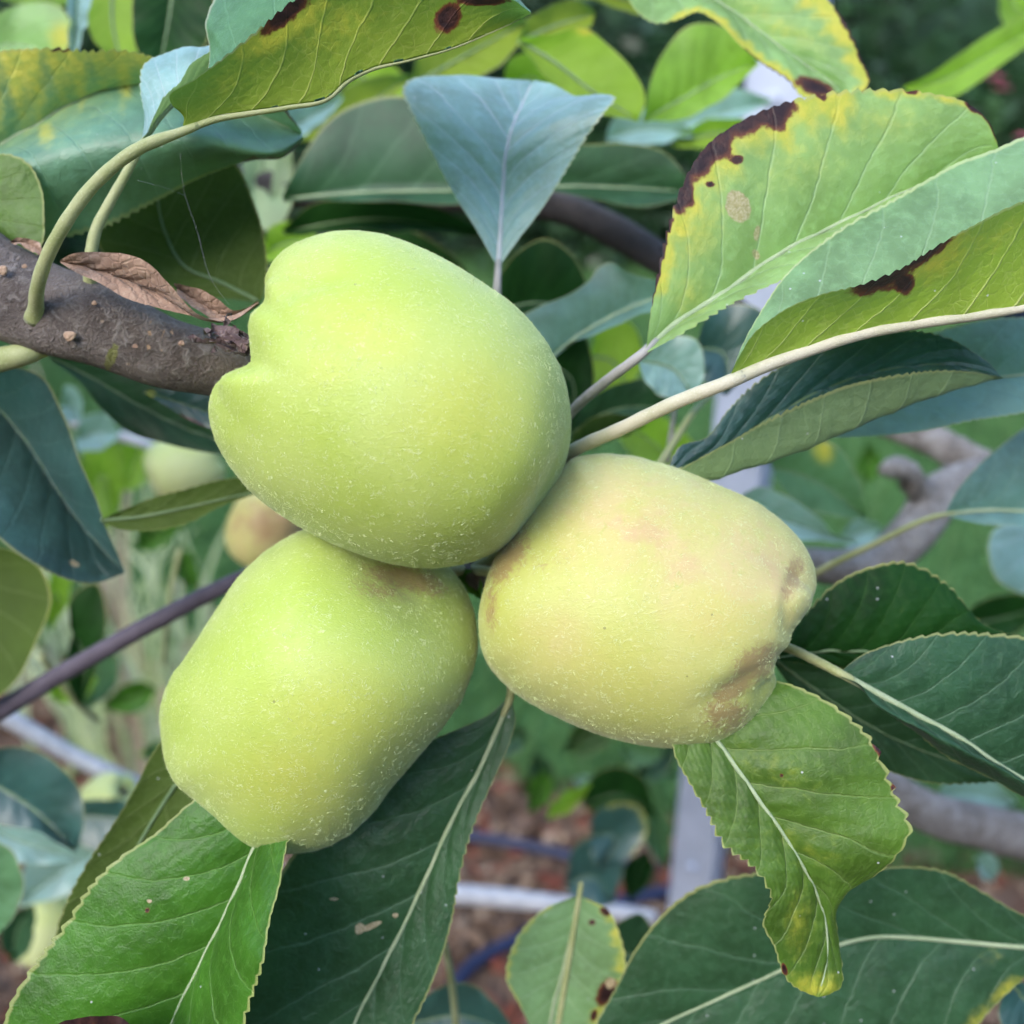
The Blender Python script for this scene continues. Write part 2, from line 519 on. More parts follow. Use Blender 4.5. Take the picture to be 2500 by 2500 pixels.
    if marks:
        px = pix(V)
        for q in marks:
            if q[0] in ('eb', 'ey'):
                _, sd, v0, v1, wd = q[:5]
                st_ = q[5] if len(q) > 5 else 1.0
                uu, vvv = u.ravel() * sd, v.ravel()
                lim = wd * (0.85 + 0.35 * np.sin(vvv * 31 + 1.3) * np.sin(vvv * 83 + 0.4))
                m_ = np.clip(0.5 + (uu - (1 - lim)) / max(wd, 0.02) * 0.9, 0, 1.1)
                m_ *= np.clip((vvv - v0) / 0.03, 0, 1) * np.clip((v1 - vvv) / 0.03, 0, 1) * st_
                ch = 0 if q[0] == 'eb' else 1
            else:
                kd, x, y, rx, ry, an = q[:6]
                st = q[6] if len(q) > 6 else 1.0
                a = math.radians(an)
                dx, dy = px[:, 0] - x, px[:, 1] - y
                ex = (dx * math.cos(a) + dy * math.sin(a)) / rx
                ey = (-dx * math.sin(a) + dy * math.cos(a)) / ry
                m_ = np.clip(1.25 - 0.75 * np.hypot(ex, ey), 0, 1.1) * st
                if markside: m_ = m_ * (u.ravel() * markside > 0)
                ch = 'bys'.index(kd)
            mk[:, ch] = np.maximum(mk[:, ch], m_)
    base = mrail[0]
    ob = mesh_obj(name, V, F, M[mat] if hi or mat == 'dead' else M[mat + '_far'], tree, base, uv=uv, marks=mk)
    if label: ob['label'] = label
    # midrib: a tapering rib that sits in the blade, prouder on the underside
    Nm = (N[:, nh])
    k = max(10, nv // 5)
    idx = np.linspace(0, nv * 0.97 - 1, k).astype(int)
    rr = np.interp(np.linspace(0, 1, k), [0, 1], ribr) * 0.001
    rp = mrail[idx] - Nm[idx] * (rr * riboff)[:, None]
    if rib:
        vv, ff = tube_geo(rp, rr, n=k * 2, seg=8)
        mesh_obj('midrib', vv, ff, M[rib], ob, base)
    if petiole:
        pp = [P(x, y, dd) for x, y, dd in petiole]
        pp = pp + [rp[0], rp[min(2, k - 1)]]
        tt = np.linspace(0, 1, 40)
        rad = np.interp(tt, [0, .85, 1], [prad[0], prad[1], ribr[0]]) * (1 + 0.75 * np.exp(-tt / 0.035)) * (1 + .03 * np.sin(tt * 60)) * 0.00095
        vv, ff = tube_geo(pp, rad, n=60, seg=16)
        mesh_obj('petiole', vv, ff, M[pmat], ob, base)
    return ob


# ------------------------------------------------------------------ bark and apple materials
def bark_mat(name, c1, c2, c3, sc=1.0, lichen=False):
    m = NT(name)
    ob = m.obj()
    mp = m.n.new('ShaderNodeMapping'); mp.inputs['Scale'].default_value = (sc, sc, sc)
    m.link(ob, mp.inputs[0]); ob = mp.outputs[0]
    n1 = m.noise(ob, 70, 5, 0.65, 0.6); n2 = m.noise(ob, 420, 4, 0.65, 1.0); n3 = m.noise(ob, 1800, 3, 0.7)
    col = m.mix(m.smooth(n1, 0.35, 0.65), c1, c2)
    col = m.mix(m.smooth(n2, 0.48, 0.72, 0, 0.75), col, c3)
    col = m.mix(m.smooth(n3, 0.55, 0.8, 0, 0.45), col, tuple(np.array(c3) * 1.5))
    sp = m.voro(ob, 120, 'F1')
    col = m.mix(m.smooth(sp, 0.03, 0.07, 0.7, 0), col, (0.32, 0.23, 0.15))
    mr, mg, mb = m.sep(m.attr('marks', 'Color'), True)
    j = m.math('MULTIPLY', m.math('SUBTRACT', n2, 0.5), 0.8)
    col = m.mix(m.smooth(m.math('ADD', mr, j), 0.4, 0.6), col, (0.17, 0.17, 0.045))       # lichen
    col = m.mix(m.smooth(m.math('ADD', mg, j), 0.45, 0.55), col, (0.36, 0.23, 0.13))       # bared cracks
    h = m.math('ADD', m.math('MULTIPLY', n2, 0.9), m.math('MULTIPLY', n3, 0.6))
    m.set(col=col, rough=0.72, spec=0.3, normal=m.bump(h, 1.0, 0.002 / sc), sheen=0.08, sheen_r=0.4, sheen_t=(0.85, 0.88, 1.0))
    return m.m


M['bark'] = bark_mat('bark_brown_grey', (0.075, 0.055, 0.042), (0.155, 0.122, 0.098), (0.27, 0.235, 0.20))
M['bark_pale'] = bark_mat('bark_pale_grey', (0.15, 0.125, 0.105), (0.33, 0.295, 0.265), (0.50, 0.465, 0.43))
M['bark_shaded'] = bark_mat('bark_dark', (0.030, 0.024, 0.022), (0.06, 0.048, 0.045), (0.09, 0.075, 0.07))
M['twig'] = stalk_mat('twig_purple', (0.060, 0.048, 0.062), (0.085, 0.07, 0.09), (0.12, 0.10, 0.13))
M['twig_pale'] = stalk_mat('twig_pale', (0.36, 0.36, 0.38), (0.46, 0.46, 0.47), (0.55, 0.54, 0.53))


def apple_mat(name, base, lite, yellow):
    m = NT(name)
    ob = m.obj()
    n1 = m.noise(ob, 26, 3, 0.5); n2 = m.noise(ob, 130, 4, 0.6, 0.6); n3 = m.noise(ob, 900, 3, 0.65); n4 = m.noise(ob, 380, 4, 0.65, 2.0)
    mr, mg, mb = m.sep(m.attr('marks', 'Color'), True)
    col = m.mix(m.smooth(n1, 0.35, 0.65), base, lite)
    col = m.mix(m.smooth(m.math('ADD', mb, m.math('MULTIPLY', m.math('SUBTRACT', n1, 0.5), 0.7)), 0.0, 1.1), col, yellow)
    col = m.mix(m.smooth(n2, 0.5, 0.75, 0, 0.30), col, lite)
    # pinkish flush in soft patches
    fl = m.math('MULTIPLY', mg, m.smooth(n2, 0.25, 0.75, 0.45, 1.0))
    col = m.mix(m.math('MULTIPLY', fl, 0.85), col, (0.52, 0.37, 0.185))
    pk = m.math('MULTIPLY', mg, m.smooth(m.noise(ob, 75, 4, 0.65), 0.52, 0.68, 0.0, 1.0))
    col = m.mix(m.math('MULTIPLY', pk, 0.38), col, (0.45, 0.25, 0.15))
    # pale down tufts and pores
    mp = m.n.new('ShaderNodeMapping'); mp.inputs['Rotation'].default_value = (0.5, 0.3, 0.9); mp.inputs['Scale'].default_value = (1.0, 2.6, 1.6)
    m.link(ob, mp.inputs[0])
    st = m.noise(mp.outputs[0], 700, 3, 0.7, 1.2)
    col = m.mix(m.smooth(st, 0.56, 0.76, 0.0, 0.55), col, (0.64, 0.67, 0.38))
    col = m.mix(m.smooth(n4, 0.30, 0.44, 0.30, 0.0), col, tuple(np.array(base) * np.array([.78, .86, .7])))
    dk = m.voro(ob, 95, 'F1')
    col = m.mix(m.smooth(dk, 0.022, 0.035, 0.6, 0.0), col, (0.16, 0.15, 0.06))
    # russet: brown threads and patches, and contact shade painted with them
    rj = m.math('ADD', m.math('MULTIPLY', m.math('SUBTRACT', n4, 0.5), 1.7), m.math('MULTIPLY', m.math('SUBTRACT', n2, 0.5), 0.9))
    rs = m.smooth(m.math('ADD', mr, m.math('MULTIPLY', rj, m.smooth(mr, 0.0, 0.5))), 0.25, 0.95)
    col = m.mix(m.math('MULTIPLY', rs, 0.75), col, m.mix(n3, (0.22, 0.125, 0.05), (0.34, 0.21, 0.10)))
    h = m.math('ADD', m.math('MULTIPLY', n3, 0.4), m.math('ADD', m.math('MULTIPLY', st, 0.6), m.math('MULTIPLY', n2, 0.5)))
    m.set(col=col, rough=0.48, spec=0.3, normal=m.bump(h, 0.5, 0.0004), sheen=0.12, sheen_r=0.5, sheen_t=(0.92, 1.0, 0.95),
          sss=0.22, sss_r=(1.0, 0.9, 0.35), sss_s=0.004)
    return m.m


M['apple_green'] = apple_mat('apple_skin_green', (0.325, 0.410, 0.064), (0.38, 0.45, 0.115), (0.40, 0.425, 0.068))
M['apple_blush'] = apple_mat('apple_skin_blush', (0.39, 0.415, 0.085), (0.45, 0.455, 0.15), (0.46, 0.425, 0.11))
M['fuzz'] = stalk_mat('apple_down', (0.50, 0.56, 0.25), (0.56, 0.61, 0.31), (0.64, 0.68, 0.42))
M['scar'] = simple_leaf_mat('bark_scar_tan', (0.20, 0.12, 0.075), (0.33, 0.22, 0.14), (0.42, 0.31, 0.21))
M['calyx'] = simple_leaf_mat('calyx_dry_brown', (0.045, 0.025, 0.025), (0.10, 0.06, 0.055), (0.24, 0.18, 0.15))


# ------------------------------------------------------------------ apple builder
PROFILE = [(0.0, -0.62), (0.07, -0.66), (0.16, -0.80), (0.30, -0.94), (0.48, -0.985), (0.68, -0.91), (0.87, -0.68), (0.98, -0.34), (1.0, 0.0),
           (0.965, 0.32), (0.88, 0.60), (0.75, 0.82), (0.60, 0.95), (0.46, 1.0), (0.33, 0.965), (0.22, 0.87), (0.12, 0.80), (0.0, 0.78)]


def outline_radius(poly, c, ang):
    poly = np.asarray(spline(np.vstack([poly, poly[:1]]), 400))
    rel = poly - c
    a = np.arctan2(-rel[:, 1], rel[:, 0]); r = np.hypot(rel[:, 0], rel[:, 1])
    out = np.zeros(len(ang))
    bins = ((a + np.pi) / (2 * np.pi) * 360).astype(int) % 360
    tab = np.full(360, np.nan)
    for b, rr in zip(bins, r):
        tab[b] = rr if np.isnan(tab[b]) else max(tab[b], rr)
    ok = ~np.isnan(tab); x = np.arange(360)
    tab = np.interp(x, x[ok], tab[ok], period=360)
    k = np.exp(-0.5 * (np.arange(-6, 7) / 2.0) ** 2); k /= k.sum()
    tab = np.convolve(np.concatenate([tab[-6:], tab, tab[:6]]), k, 'valid')
    return np.interp((ang + np.pi) / (2 * np.pi) * 360, x + 0.5, tab, period=360)


def apple(name, c_px, d, axis, poly, mat, size, phi0=0.0, lobe=0.05, lobe_z=0.06, twist=(0, 0), marks=(), label='', cat='apple',
          group=None, hi=True, fuzz=9000, stem_to=None, calyx=True, flat=1.0, stem_pit=1.0, eye_pit=1.0, calyx_at=None, creases=()):
    nv, nu = (210, 280) if hi else (40, 48)
    PR = [[a_, z_] for a_, z_ in PROFILE]
    for q_ in PR:
        if q_[0] < 0.48 and q_[1] < 0: q_[1] = -0.985 - (0.48 - q_[0]) * 0.06 * (1 - stem_pit) + (q_[1] + 0.985) * stem_pit
        if q_[0] < 0.46 and q_[1] > 0: q_[1] = 1.0 + (0.46 - q_[0]) * 0.06 * (1 - eye_pit) + (q_[1] - 1.0) * eye_pit
    prof = spline(PR, nv)
    ph = np.linspace(0, 2 * np.pi, nu, endpoint=False)
    rho, z = prof[:, 0][:, None], prof[:, 1][:, None]
    w = np.clip((z + 0.15) / 1.05, 0, 1) ** 2.2
    lb = 2 * (np.cos(2.5 * (ph[None] - phi0)) ** 2 + .012) ** .42 - 1.25 + 0.15 * np.cos(3 * (ph[None] - phi0) + 1.1) + 0.1 * np.cos(2 * ph[None] + 0.4)
    crown = np.exp(-((rho - 0.52) / 0.26) ** 2) * (z > 0.3)
    rr = rho * (1 + lobe * w * lb * np.clip(rho * 3, 0, 1)) * (1 + 0.02 * np.cos(2 * ph[None] + 1.0))
    zz = z * flat + lobe_z * crown * lb
    X = rr * np.cos(ph); Y = rr * np.sin(ph); Z = np.broadcast_to(zz, X.shape)
    ax = np.array(axis, float); ax /= np.linalg.norm(ax)
    axw = ax[0] * RT + ax[1] * UP - ax[2] * FW            # x right, y up, z towards the viewer
    e1 = np.cross(axw, FW); e1 /= np.linalg.norm(e1)
    e2 = np.cross(axw, e1)
    C = P(c_px[0], c_px[1], d)
    V = C + size * (X[..., None] * e1 + Y[..., None] * e2 + Z[..., None] * axw).reshape(-1, 3)
    c = np.array(c_px, float)
    if poly is not None:
        for it in range(4):
            p = pix(V) - c
            a = np.arctan2(-p[:, 1], p[:, 0]); r = np.hypot(p[:, 0], p[:, 1])
            b = ((a + np.pi) / (2 * np.pi) * 180).astype(int) % 180
            tab = np.zeros(180)
            np.maximum.at(tab, b, r)
            k = np.exp(-0.5 * (np.arange(-4, 5) / 1.2) ** 2); k /= k.sum()
            tab = np.convolve(np.concatenate([tab[-4:], tab, tab[:4]]), k, 'valid')
            rb = np.interp((a + np.pi) / (2 * np.pi) * 180, np.arange(180) + 0.5, tab, period=180)
            rt = outline_radius(np.array(poly, float), c, a)
            f = rt / rb
            fm = f.mean()
            ang_ = (np.arange(180) + .5) / 180 * 2 * np.pi - np.pi
            ftab = outline_radius(np.array(poly, float), c, ang_) / tab
            kk = np.exp(-0.5 * (np.arange(-40, 41) / 9.0) ** 2); kk /= kk.sum()
            fs = np.interp((a + np.pi) / (2 * np.pi) * 180, np.arange(180) + .5, np.convolve(np.concatenate([ftab[-40:], ftab, ftab[:40]]), kk, 'valid'), period=180)
            t = np.clip(r / rb / 0.85, 0, 1); t = t * t * (3 - 2 * t)
            t2 = np.clip((r / rb - .62) / .36, 0, 1); t2 = t2 * t2 * (3 - 2 * t2)
            fe = fm + (fs - fm) * t + (f - fs) * t2
            rel = V - C
            x = rel @ RT * fe; y = rel @ UP * fe; zf = rel @ FW * (fm if it < 2 else 1.0)
            V = C + x[:, None] * RT + y[:, None] * UP + zf[:, None] * FW
    # folds pressed into the flesh, tapering to both ends
    for pts_, wd_, dep_ in creases:
        px = pix(V); rel = V - C
        line = spline([(x_, y_, 0) for x_, y_ in pts_], 60)[:, :2]
        dd = np.linalg.norm(px[:, None, :] - line[None], axis=2)
        j_ = dd.argmin(1); dm = dd.min(1)
        tp = np.sin(np.pi * np.clip((j_ / 59) * .92 + .04, 0, 1)) ** .7
        amt = dep_ * 0.001 * (np.exp(-(dm / wd_) ** 2) - 0.10 * np.exp(-((dm - 2.2 * wd_) / wd_) ** 2)) * tp * ((rel @ FW) < 0.004)
        V = V - rel / np.linalg.norm(rel, axis=1)[:, None] * amt[:, None]
    mk = np.zeros((len(V), 4)); mk[:, 3] = 1
    if marks:
        px = pix(V)
        frontal = ((V - C) @ FW) < 0.012
        for q in marks:
            kd, x, y, rx, ry, an = q[:6]; st = q[6] if len(q) > 6 else 1.0
            a = math.radians(an); dx, dy = px[:, 0] - x, px[:, 1] - y
            ex = (dx * math.cos(a) + dy * math.sin(a)) / rx; ey = (-dx * math.sin(a) + dy * math.cos(a)) / ry
            m_ = np.exp(-1.2 * (ex**2 + ey**2)) * st * frontal
            ch = 'rgb'.index(kd); mk[:, ch] = np.maximum(mk[:, ch], m_)
    F = grid_faces(nv, nu, True)
    ob = mesh_obj(name, V, F, M[mat], None, C, marks=mk)
    # make sure normals point outwards
    me = ob.data
    me.calc_loop_triangles() if hasattr(me, 'calc_loop_triangles') else None
    p0 = me.polygons[(nv // 2) * nu]
    if Vector(p0.normal).dot(Vector(p0.center)) < 0:
        me.flip_normals()
    tag(ob, label, cat, group)
    Vg = V.reshape(nv, nu, 3)
    # dried sepals in the eye of the fruit
    eye = Vg[-1].mean(0) if calyx_at is None else P(*calyx_at)
    if calyx:
        geos = []
        for k in range(9 if hi else 4):
            a = 6.283 * k / (9 if hi else 4) + rng.uniform(-.3, .3)
            rad = (math.cos(a) * e1 + math.sin(a) * e2)
            l = rng.uniform(0.005, 0.011) * size / 0.036
            q = [eye - axw * 0.002 + rad * 0.0015, eye + axw * l * 0.5 + rad * l * rng.uniform(.15, .4),
                 eye + axw * l * 0.85 + rad * l * rng.uniform(.1, .8), eye + axw * l * rng.uniform(.7, 1.1) + rad * l * rng.uniform(-.2, .9) + rng.normal(0, .0012, 3)]
            ww = rng.uniform(0.0008, 0.0017)
            C2 = spline(q, 10)
            sd = np.cross(rad, axw)
            wd = np.interp(np.linspace(0, 1, 10), [0, .4, 1], [.7, 1, .12]) * ww
            wob = rng.normal(0, 0.0004, (10, 3))
            vv = np.concatenate([C2 - sd * wd[:, None] + wob, C2 + rad * 0.0004 - wob * .5, C2 + sd * wd[:, None] + wob[::-1]], 0)
            ff = []
            for i in range(9):
                ff += [[i, i + 1, 10 + i + 1, 10 + i], [10 + i, 10 + i + 1, 20 + i + 1, 20 + i]]
            geos.append((vv, ff))
        vv, ff = join(geos)
        mesh_obj('calyx', vv, ff, M['calyx'], ob, C)
    if stem_to is not None:
        s0 = Vg[0].mean(0)
        s1 = np.array(stem_to)
        vv, ff = tube_geo([s0 + axw * 0.004, s0 * 0.5 + s1 * 0.5 - axw * 0.003, s1], [0.0013, 0.0014, 0.002], n=16, seg=8)
        mesh_obj('stem', vv, ff, M['petiole'], ob, C)
    # down: loose tufts lying on the skin, and short hairs standing up round the rim
    if fuzz:
        quad = F[rng.integers(nu * 8, len(F) - nu * 14, fuzz * 4)]
        A, B, D = V[quad[:, 0]], V[quad[:, 1]], V[quad[:, 3]]
        area = np.linalg.norm(np.cross(B - A, D - A), axis=1)
        nr = np.cross(B - A, D - A); nr /= np.linalg.norm(nr, axis=1)[:, None] + 1e-12
        nr *= np.sign(np.sum(nr * (A - C), 1))[:, None]
        view = CAM - A
        fc = np.sum(nr * view, 1) / np.linalg.norm(view, axis=1)
        keep = rng.uniform(0, area.max() * 0.8, len(area)) < area
        s_, t_ = rng.uniform(0, 1, (2, len(A), 1))
        pos = A + (B - A) * s_ + (D - A) * t_
        i1 = np.nonzero(keep & (fc > -0.4) & (fc < 0.42))[0][:fuzz // 3]            # rim
        dens = 0.5 + 0.5 * np.sin(pos @ np.array([190., 130., 90.])) * np.sin(pos @ np.array([-120., 170., 140.]) + 1.0)
        i2 = np.nonzero(keep & (fc > 0.1) & (rng.uniform(0, 1, len(A)) < 0.25 + 0.75 * dens))[0]
        i2 = i2[:fuzz // 14]                                                          # tuft centres
        k = rng.integers(2, 9, len(i2))
        j2 = np.repeat(i2, k)
        tdir = rng.normal(0, 1, (len(i2), 3))
        tdir = np.repeat(tdir, k, 0) + rng.normal(0, 0.55, (len(j2), 3))
        n2_ = nr[j2]
        off = rng.normal(0, 0.0004, (len(j2), 3)); off -= n2_ * np.sum(off * n2_, 1)[:, None]
        p0 = np.concatenate([pos[i1], pos[j2] + off])
        nn_ = np.concatenate([nr[i1], n2_])
        tang = np.concatenate([rng.normal(0, 1, (len(i1), 3)), tdir])
        tang -= nn_ * np.sum(tang * nn_, 1)[:, None]; tang /= np.linalg.norm(tang, axis=1)[:, None]
        n = len(p0)
        ln = np.concatenate([rng.uniform(0.00015, 0.00045, (len(i1), 1)), rng.uniform(0.00025, 0.0009, (len(j2), 1))])
        lie = np.concatenate([rng.uniform(0.1, 1.2, (len(i1), 1)), rng.uniform(2.0, 5.0, (len(j2), 1))])
        d1 = nn_ + tang * lie; d1 /= np.linalg.norm(d1, axis=1)[:, None]
        p1 = p0 + d1 * ln * 0.6
        p2 = p1 + (d1 * 0.6 + np.cross(tang, nn_) * rng.uniform(-.6, .6, (n, 1))) * ln * 0.5
        sd = np.cross(d1, p0 - CAM); sd /= np.linalg.norm(sd, axis=1)[:, None]
        sd = sd + rng.normal(0, 0.3, sd.shape)
        hw = rng.uniform(0.000009, 0.000026, (n, 1))
        lift = nn_ * 0.00004
        VV = np.concatenate([p0 - sd * hw, p0 + sd * hw, p1 - sd * hw * .9 + lift, p1 + sd * hw * .9 + lift, p2], 0)
        i = np.arange(n)
        FF = np.stack([i, i + n, i + 3 * n, i + 2 * n], 1).tolist() + np.stack([i + 2 * n, i + 3 * n, i + 4 * n], 1).tolist()
        fz = mesh_obj('fuzz', VV, FF, M['fuzz'], ob, C)
        tag(fz, kind='stuff')
    return ob

# ================================================================== the setting: ground, lawn, mulch, hedge
def ground_mat(name, cols, sc):
    m = NT(name)
    ob = m.obj()
    n1 = m.noise(ob, 2.2 * sc, 5, 0.6); n2 = m.noise(ob, 24 * sc, 5, 0.65); n3 = m.noise(ob, 140 * sc, 3, 0.6)
    col = m.mix(m.smooth(n1, 0.35, 0.65), cols[0], cols[1])
    col = m.mix(m.smooth(n2, 0.45, 0.65), col, cols[2])
    col = m.mix(m.smooth(n3, 0.5, 0.7, 0, 0.6), col, cols[3])
    m.set(col=col, rough=0.9, spec=0.15, normal=m.bump(m.math('ADD', n2, n3), 0.8, 0.01))
    return m.m


M['soil'] = ground_mat('garden_soil', ((0.10, 0.063, 0.042), (0.16, 0.10, 0.068), (0.20, 0.13, 0.09), (0.075, 0.05, 0.036)), 1.0)
M['lawn'] = ground_mat('lawn_turf', ((0.035, 0.095, 0.025), (0.055, 0.13, 0.035), (0.075, 0.165, 0.05), (0.035, 0.085, 0.025)), 1.0)

S = 60.0
g = mesh_obj('ground', [(-S, -S, 0), (S, -S, 0), (S, S, 0), (-S, S, 0)], [[0, 1, 2, 3]], M['soil'])
tag(g, kind='structure')
lawn_edge = [(-30, 2.3), (-3.0, 2.1), (-0.9, 1.95), (-0.35, 1.76), (0.1, 1.46), (0.5, 1.36), (1.3, 1.25), (6, 1.2), (30, 1.0)]
LE = spline([(x, y, 0) for x, y in lawn_edge], 80)
lv = np.concatenate([np.c_[LE[:, 0], LE[:, 1], np.full(80, 0.006)], np.c_[LE[:, 0], np.full(80, 40.0), np.full(80, 0.006)]])
lf = [[i, i + 1, 80 + i + 1, 80 + i] for i in range(79)]
tag(mesh_obj('lawn', lv, lf, M['lawn']), kind='structure')


def blade_mat(name, c1, c2, rough=0.5, trans=0.3):
    m = NT(name)
    ob = m.obj()
    col = m.mix(m.smooth(m.noise(ob, 5, 3), 0.35, 0.65), c1, c2)
    col = m.mix(m.smooth(m.noise(ob, 90, 2), 0.45, 0.7, 0, 0.5), col, tuple(np.array(c2) * 1.4))
    m.set(col=col, rough=rough, spec=0.4, sheen=0.1)
    tr = m.n.new('ShaderNodeBsdfTranslucent'); m.link(col, tr.inputs['Color'])
    mx = m.n.new('ShaderNodeMixShader'); mx.inputs[0].default_value = trans
    m.link(m.bsdf.outputs[0], mx.inputs[1]); m.link(tr.outputs[0], mx.inputs[2]); m.link(mx.outputs[0], m.out.inputs['Surface'])
    return m.m


M['grass'] = blade_mat('grass_blade', (0.05, 0.13, 0.03), (0.10, 0.21, 0.06))
M['strap'] = blade_mat('strappy_blade', (0.46, 0.58, 0.26), (0.68, 0.74, 0.46), trans=0.45)
M['straw'] = blade_mat('dry_straw', (0.38, 0.30, 0.19), (0.50, 0.42, 0.30))
M['hedge'] = blade_mat('hedge_leaf', (0.010, 0.032, 0.012), (0.025, 0.07, 0.022), rough=0.35, trans=0.12)


def blades(n, xs, ys, hmin, hmax, wid, z0=0.004):
    x = rng.uniform(*xs, n); y = ys[0] + (ys[1] - ys[0]) * rng.uniform(0, 1, n) ** 1.8
    edge = np.interp(x, LE[:, 0], LE[:, 1])
    k = y > edge - 0.04
    x, y = x[k], y[k]; n = len(x)
    h = rng.uniform(hmin, hmax, n); a = rng.uniform(0, 6.28, n); b = rng.uniform(0, 6.28, n)
    w = wid * (1 + y * 0.12)
    dx, dy = np.cos(a) * w, np.sin(a) * w
    lx, ly = np.cos(b) * h * 0.55, np.sin(b) * h * 0.55
    z = np.full(n, z0)
    p = [np.c_[x - dx, y - dy, z], np.c_[x + dx, y + dy, z], np.c_[x - dx * .8 + lx * .35, y - dy * .8 + ly * .35, z + h * .6],
         np.c_[x + dx * .8 + lx * .35, y + dy * .8 + ly * .35, z + h * .6], np.c_[x + lx, y + ly, z + h]]
    V = np.concatenate(p); i = np.arange(n)
    F = np.stack([i, i + n, i + 3 * n, i + 2 * n], 1).tolist() + np.stack([i + 2 * n, i + 3 * n, i + 4 * n], 1).tolist()
    return V, F


V, F = blades(60000, (-2.2, 4.2), (1.3, 6.0), 0.03, 0.075, 0.0022)
tag(mesh_obj('grass', V, F, M['grass']), 'mown green grass blades of the lawn behind the apple tree', 'grass', kind='stuff')

# bark mulch over the bed
def chip_mat():
    m = NT('bark_mulch')
    ob = m.obj()
    v = m.n.new('ShaderNodeTexVoronoi'); m.link(ob, v.inputs['Vector']); v.inputs['Scale'].default_value = 34
    r, gg, b = m.sep(v.outputs['Color'], True)
    col = m.mix(r, (0.050, 0.028, 0.017), (0.19, 0.122, 0.078))
    col = m.mix(m.smooth(gg, 0.75, 0.9), col, (0.30, 0.21, 0.14))
    col = m.mix(m.smooth(b, 0.75, 0.9), col, (0.17, 0.05, 0.03))
    m.set(col=col, rough=0.85, spec=0.15, normal=m.bump(m.noise(ob, 200, 4), 0.6, 0.004))
    return m.m


M['chip'] = chip_mat()
n = 9000
x = rng.uniform(-1.6, 1.7, n); y = rng.uniform(0.55, 2.0, n)
k = y < np.interp(x, LE[:, 0], LE[:, 1]) + 0.03
x, y = x[k], y[k]; n = len(x)
corner = np.array([(-1, -1, -1), (1, -1, -1), (1, 1, -1), (-1, 1, -1), (-.8, -.9, 1), (.9, -.8, 1), (.8, .9, 1), (-.9, .7, 1)], float)
geoV = np.zeros((n, 8, 3))
for i in range(n):
    sz = np.array([rng.uniform(.006, .022), rng.uniform(.004, .011), rng.uniform(.0015, .005)])
    R = np.array(Matrix.Rotation(rng.uniform(0, 6.28), 3, 'Z') @ Matrix.Rotation(rng.uniform(-.5, .5), 3, 'X') @ Matrix.Rotation(rng.uniform(-.4, .4), 3, 'Y'))
    geoV[i] = (corner * sz) @ R.T + (x[i], y[i], 0.006 + rng.uniform(0, .012))
bf = np.array([[0, 3, 2, 1], [4, 5, 6, 7], [0, 1, 5, 4], [1, 2, 6, 5], [2, 3, 7, 6], [3, 0, 4, 7]])
FF = (np.arange(n)[:, None, None] * 8 + bf[None]).reshape(-1, 4)
tag(mesh_obj('mulch', geoV.reshape(-1, 3), FF, M['chip'], smooth=False), 'reddish brown bark mulch covering the bed', 'mulch', kind='stuff')

# far hedge, and added unseen hedges that block low sky light
def make_hedge(p, q, height, n, label, lo, hi_):
    """a clipped hedge from p to q (ground points): leafy shell round a solid core that blocks the sky"""
    p = np.array([*p, 0.0]); q = np.array([*q, 0.0])
    L = np.linalg.norm(q - p); ax = (q - p) / L; nx = np.array([-ax[1], ax[0], 0])
    root = empty('hedge', (p + q) / 2, label, 'hedge')
    t = rng.uniform(0, L, n); h = rng.uniform(0.02, height, n)
    dep = 0.35 * np.sin(t * 2.1) * np.sin(h * 2.7 + t) + rng.uniform(-.3, .3, n) + 0.75
    top = rng.uniform(0, 1, n) < 0.18
    h[top] = height + rng.uniform(-.2, .12, top.sum()); dep[top] = rng.uniform(-.8, .8, top.sum())
    ctr = p + ax * t[:, None] + nx * dep[:, None] + np.array([0, 0, 1]) * h[:, None]
    dirs = rng.normal(0, 1, (n, 3)); dirs[:, 2] *= .6; dirs /= np.linalg.norm(dirs, axis=1)[:, None]
    sd = np.cross(dirs, rng.normal(0, 1, (n, 3))); sd /= np.linalg.norm(sd, axis=1)[:, None]
    ln = rng.uniform(lo, hi_, (n, 1))
    V = np.concatenate([ctr - dirs * ln, ctr + sd * ln * .5, ctr + dirs * ln, ctr - sd * ln * .5])
    i = np.arange(n)
    tag(mesh_obj('foliage', V, np.stack([i, i + n, i + 2 * n, i + 3 * n], 1), M['hedge'], root, (p + q) / 2, smooth=False), kind='stuff')
    k, m_ = 90, 24
    gt = np.linspace(-.2, L + .2, k)
    ring = []
    for a_ in np.linspace(0, 2 * np.pi, m_, endpoint=False):
        d_ = 0.62 * np.cos(a_) * (1 + .12 * np.sin(gt * 3)); z_ = height * .48 + height * .485 * np.sin(a_) * (1 + .04 * np.sin(gt * 2.3))
        ring.append(p + ax * gt[:, None] + nx * d_[:, None] + np.array([0, 0, 1]) * z_[:, None])
    mesh_obj('sky_block_core', np.stack(ring, 1).reshape(-1, 3), grid_faces(k, m_, True), M['hedge'], root, (p + q) / 2)  # solid core added to keep sky from showing through the leaves


make_hedge((9.5, 6.9), (-7.5, 6.9), 2.7, 26000, 'dark leafy hedge at the far end of the lawn', .04, .085)
# the nx side of each hedge faces the garden
H_ = 3.0  # height of the unseen hedges added to cut skylight from the sides
make_hedge((-4.6, 6.0), (-4.6, -3.6), H_, 12000, 'unseen hedge added on the left to block low sky light', .06, .11)
make_hedge((-4.2, -3.9), (5.4, -3.9), H_, 12000, 'unseen hedge added behind the camera to block low sky light', .06, .11)
make_hedge((5.6, -3.6), (5.6, 6.0), H_, 12000, 'unseen hedge added on the right to block low sky light', .06, .11)

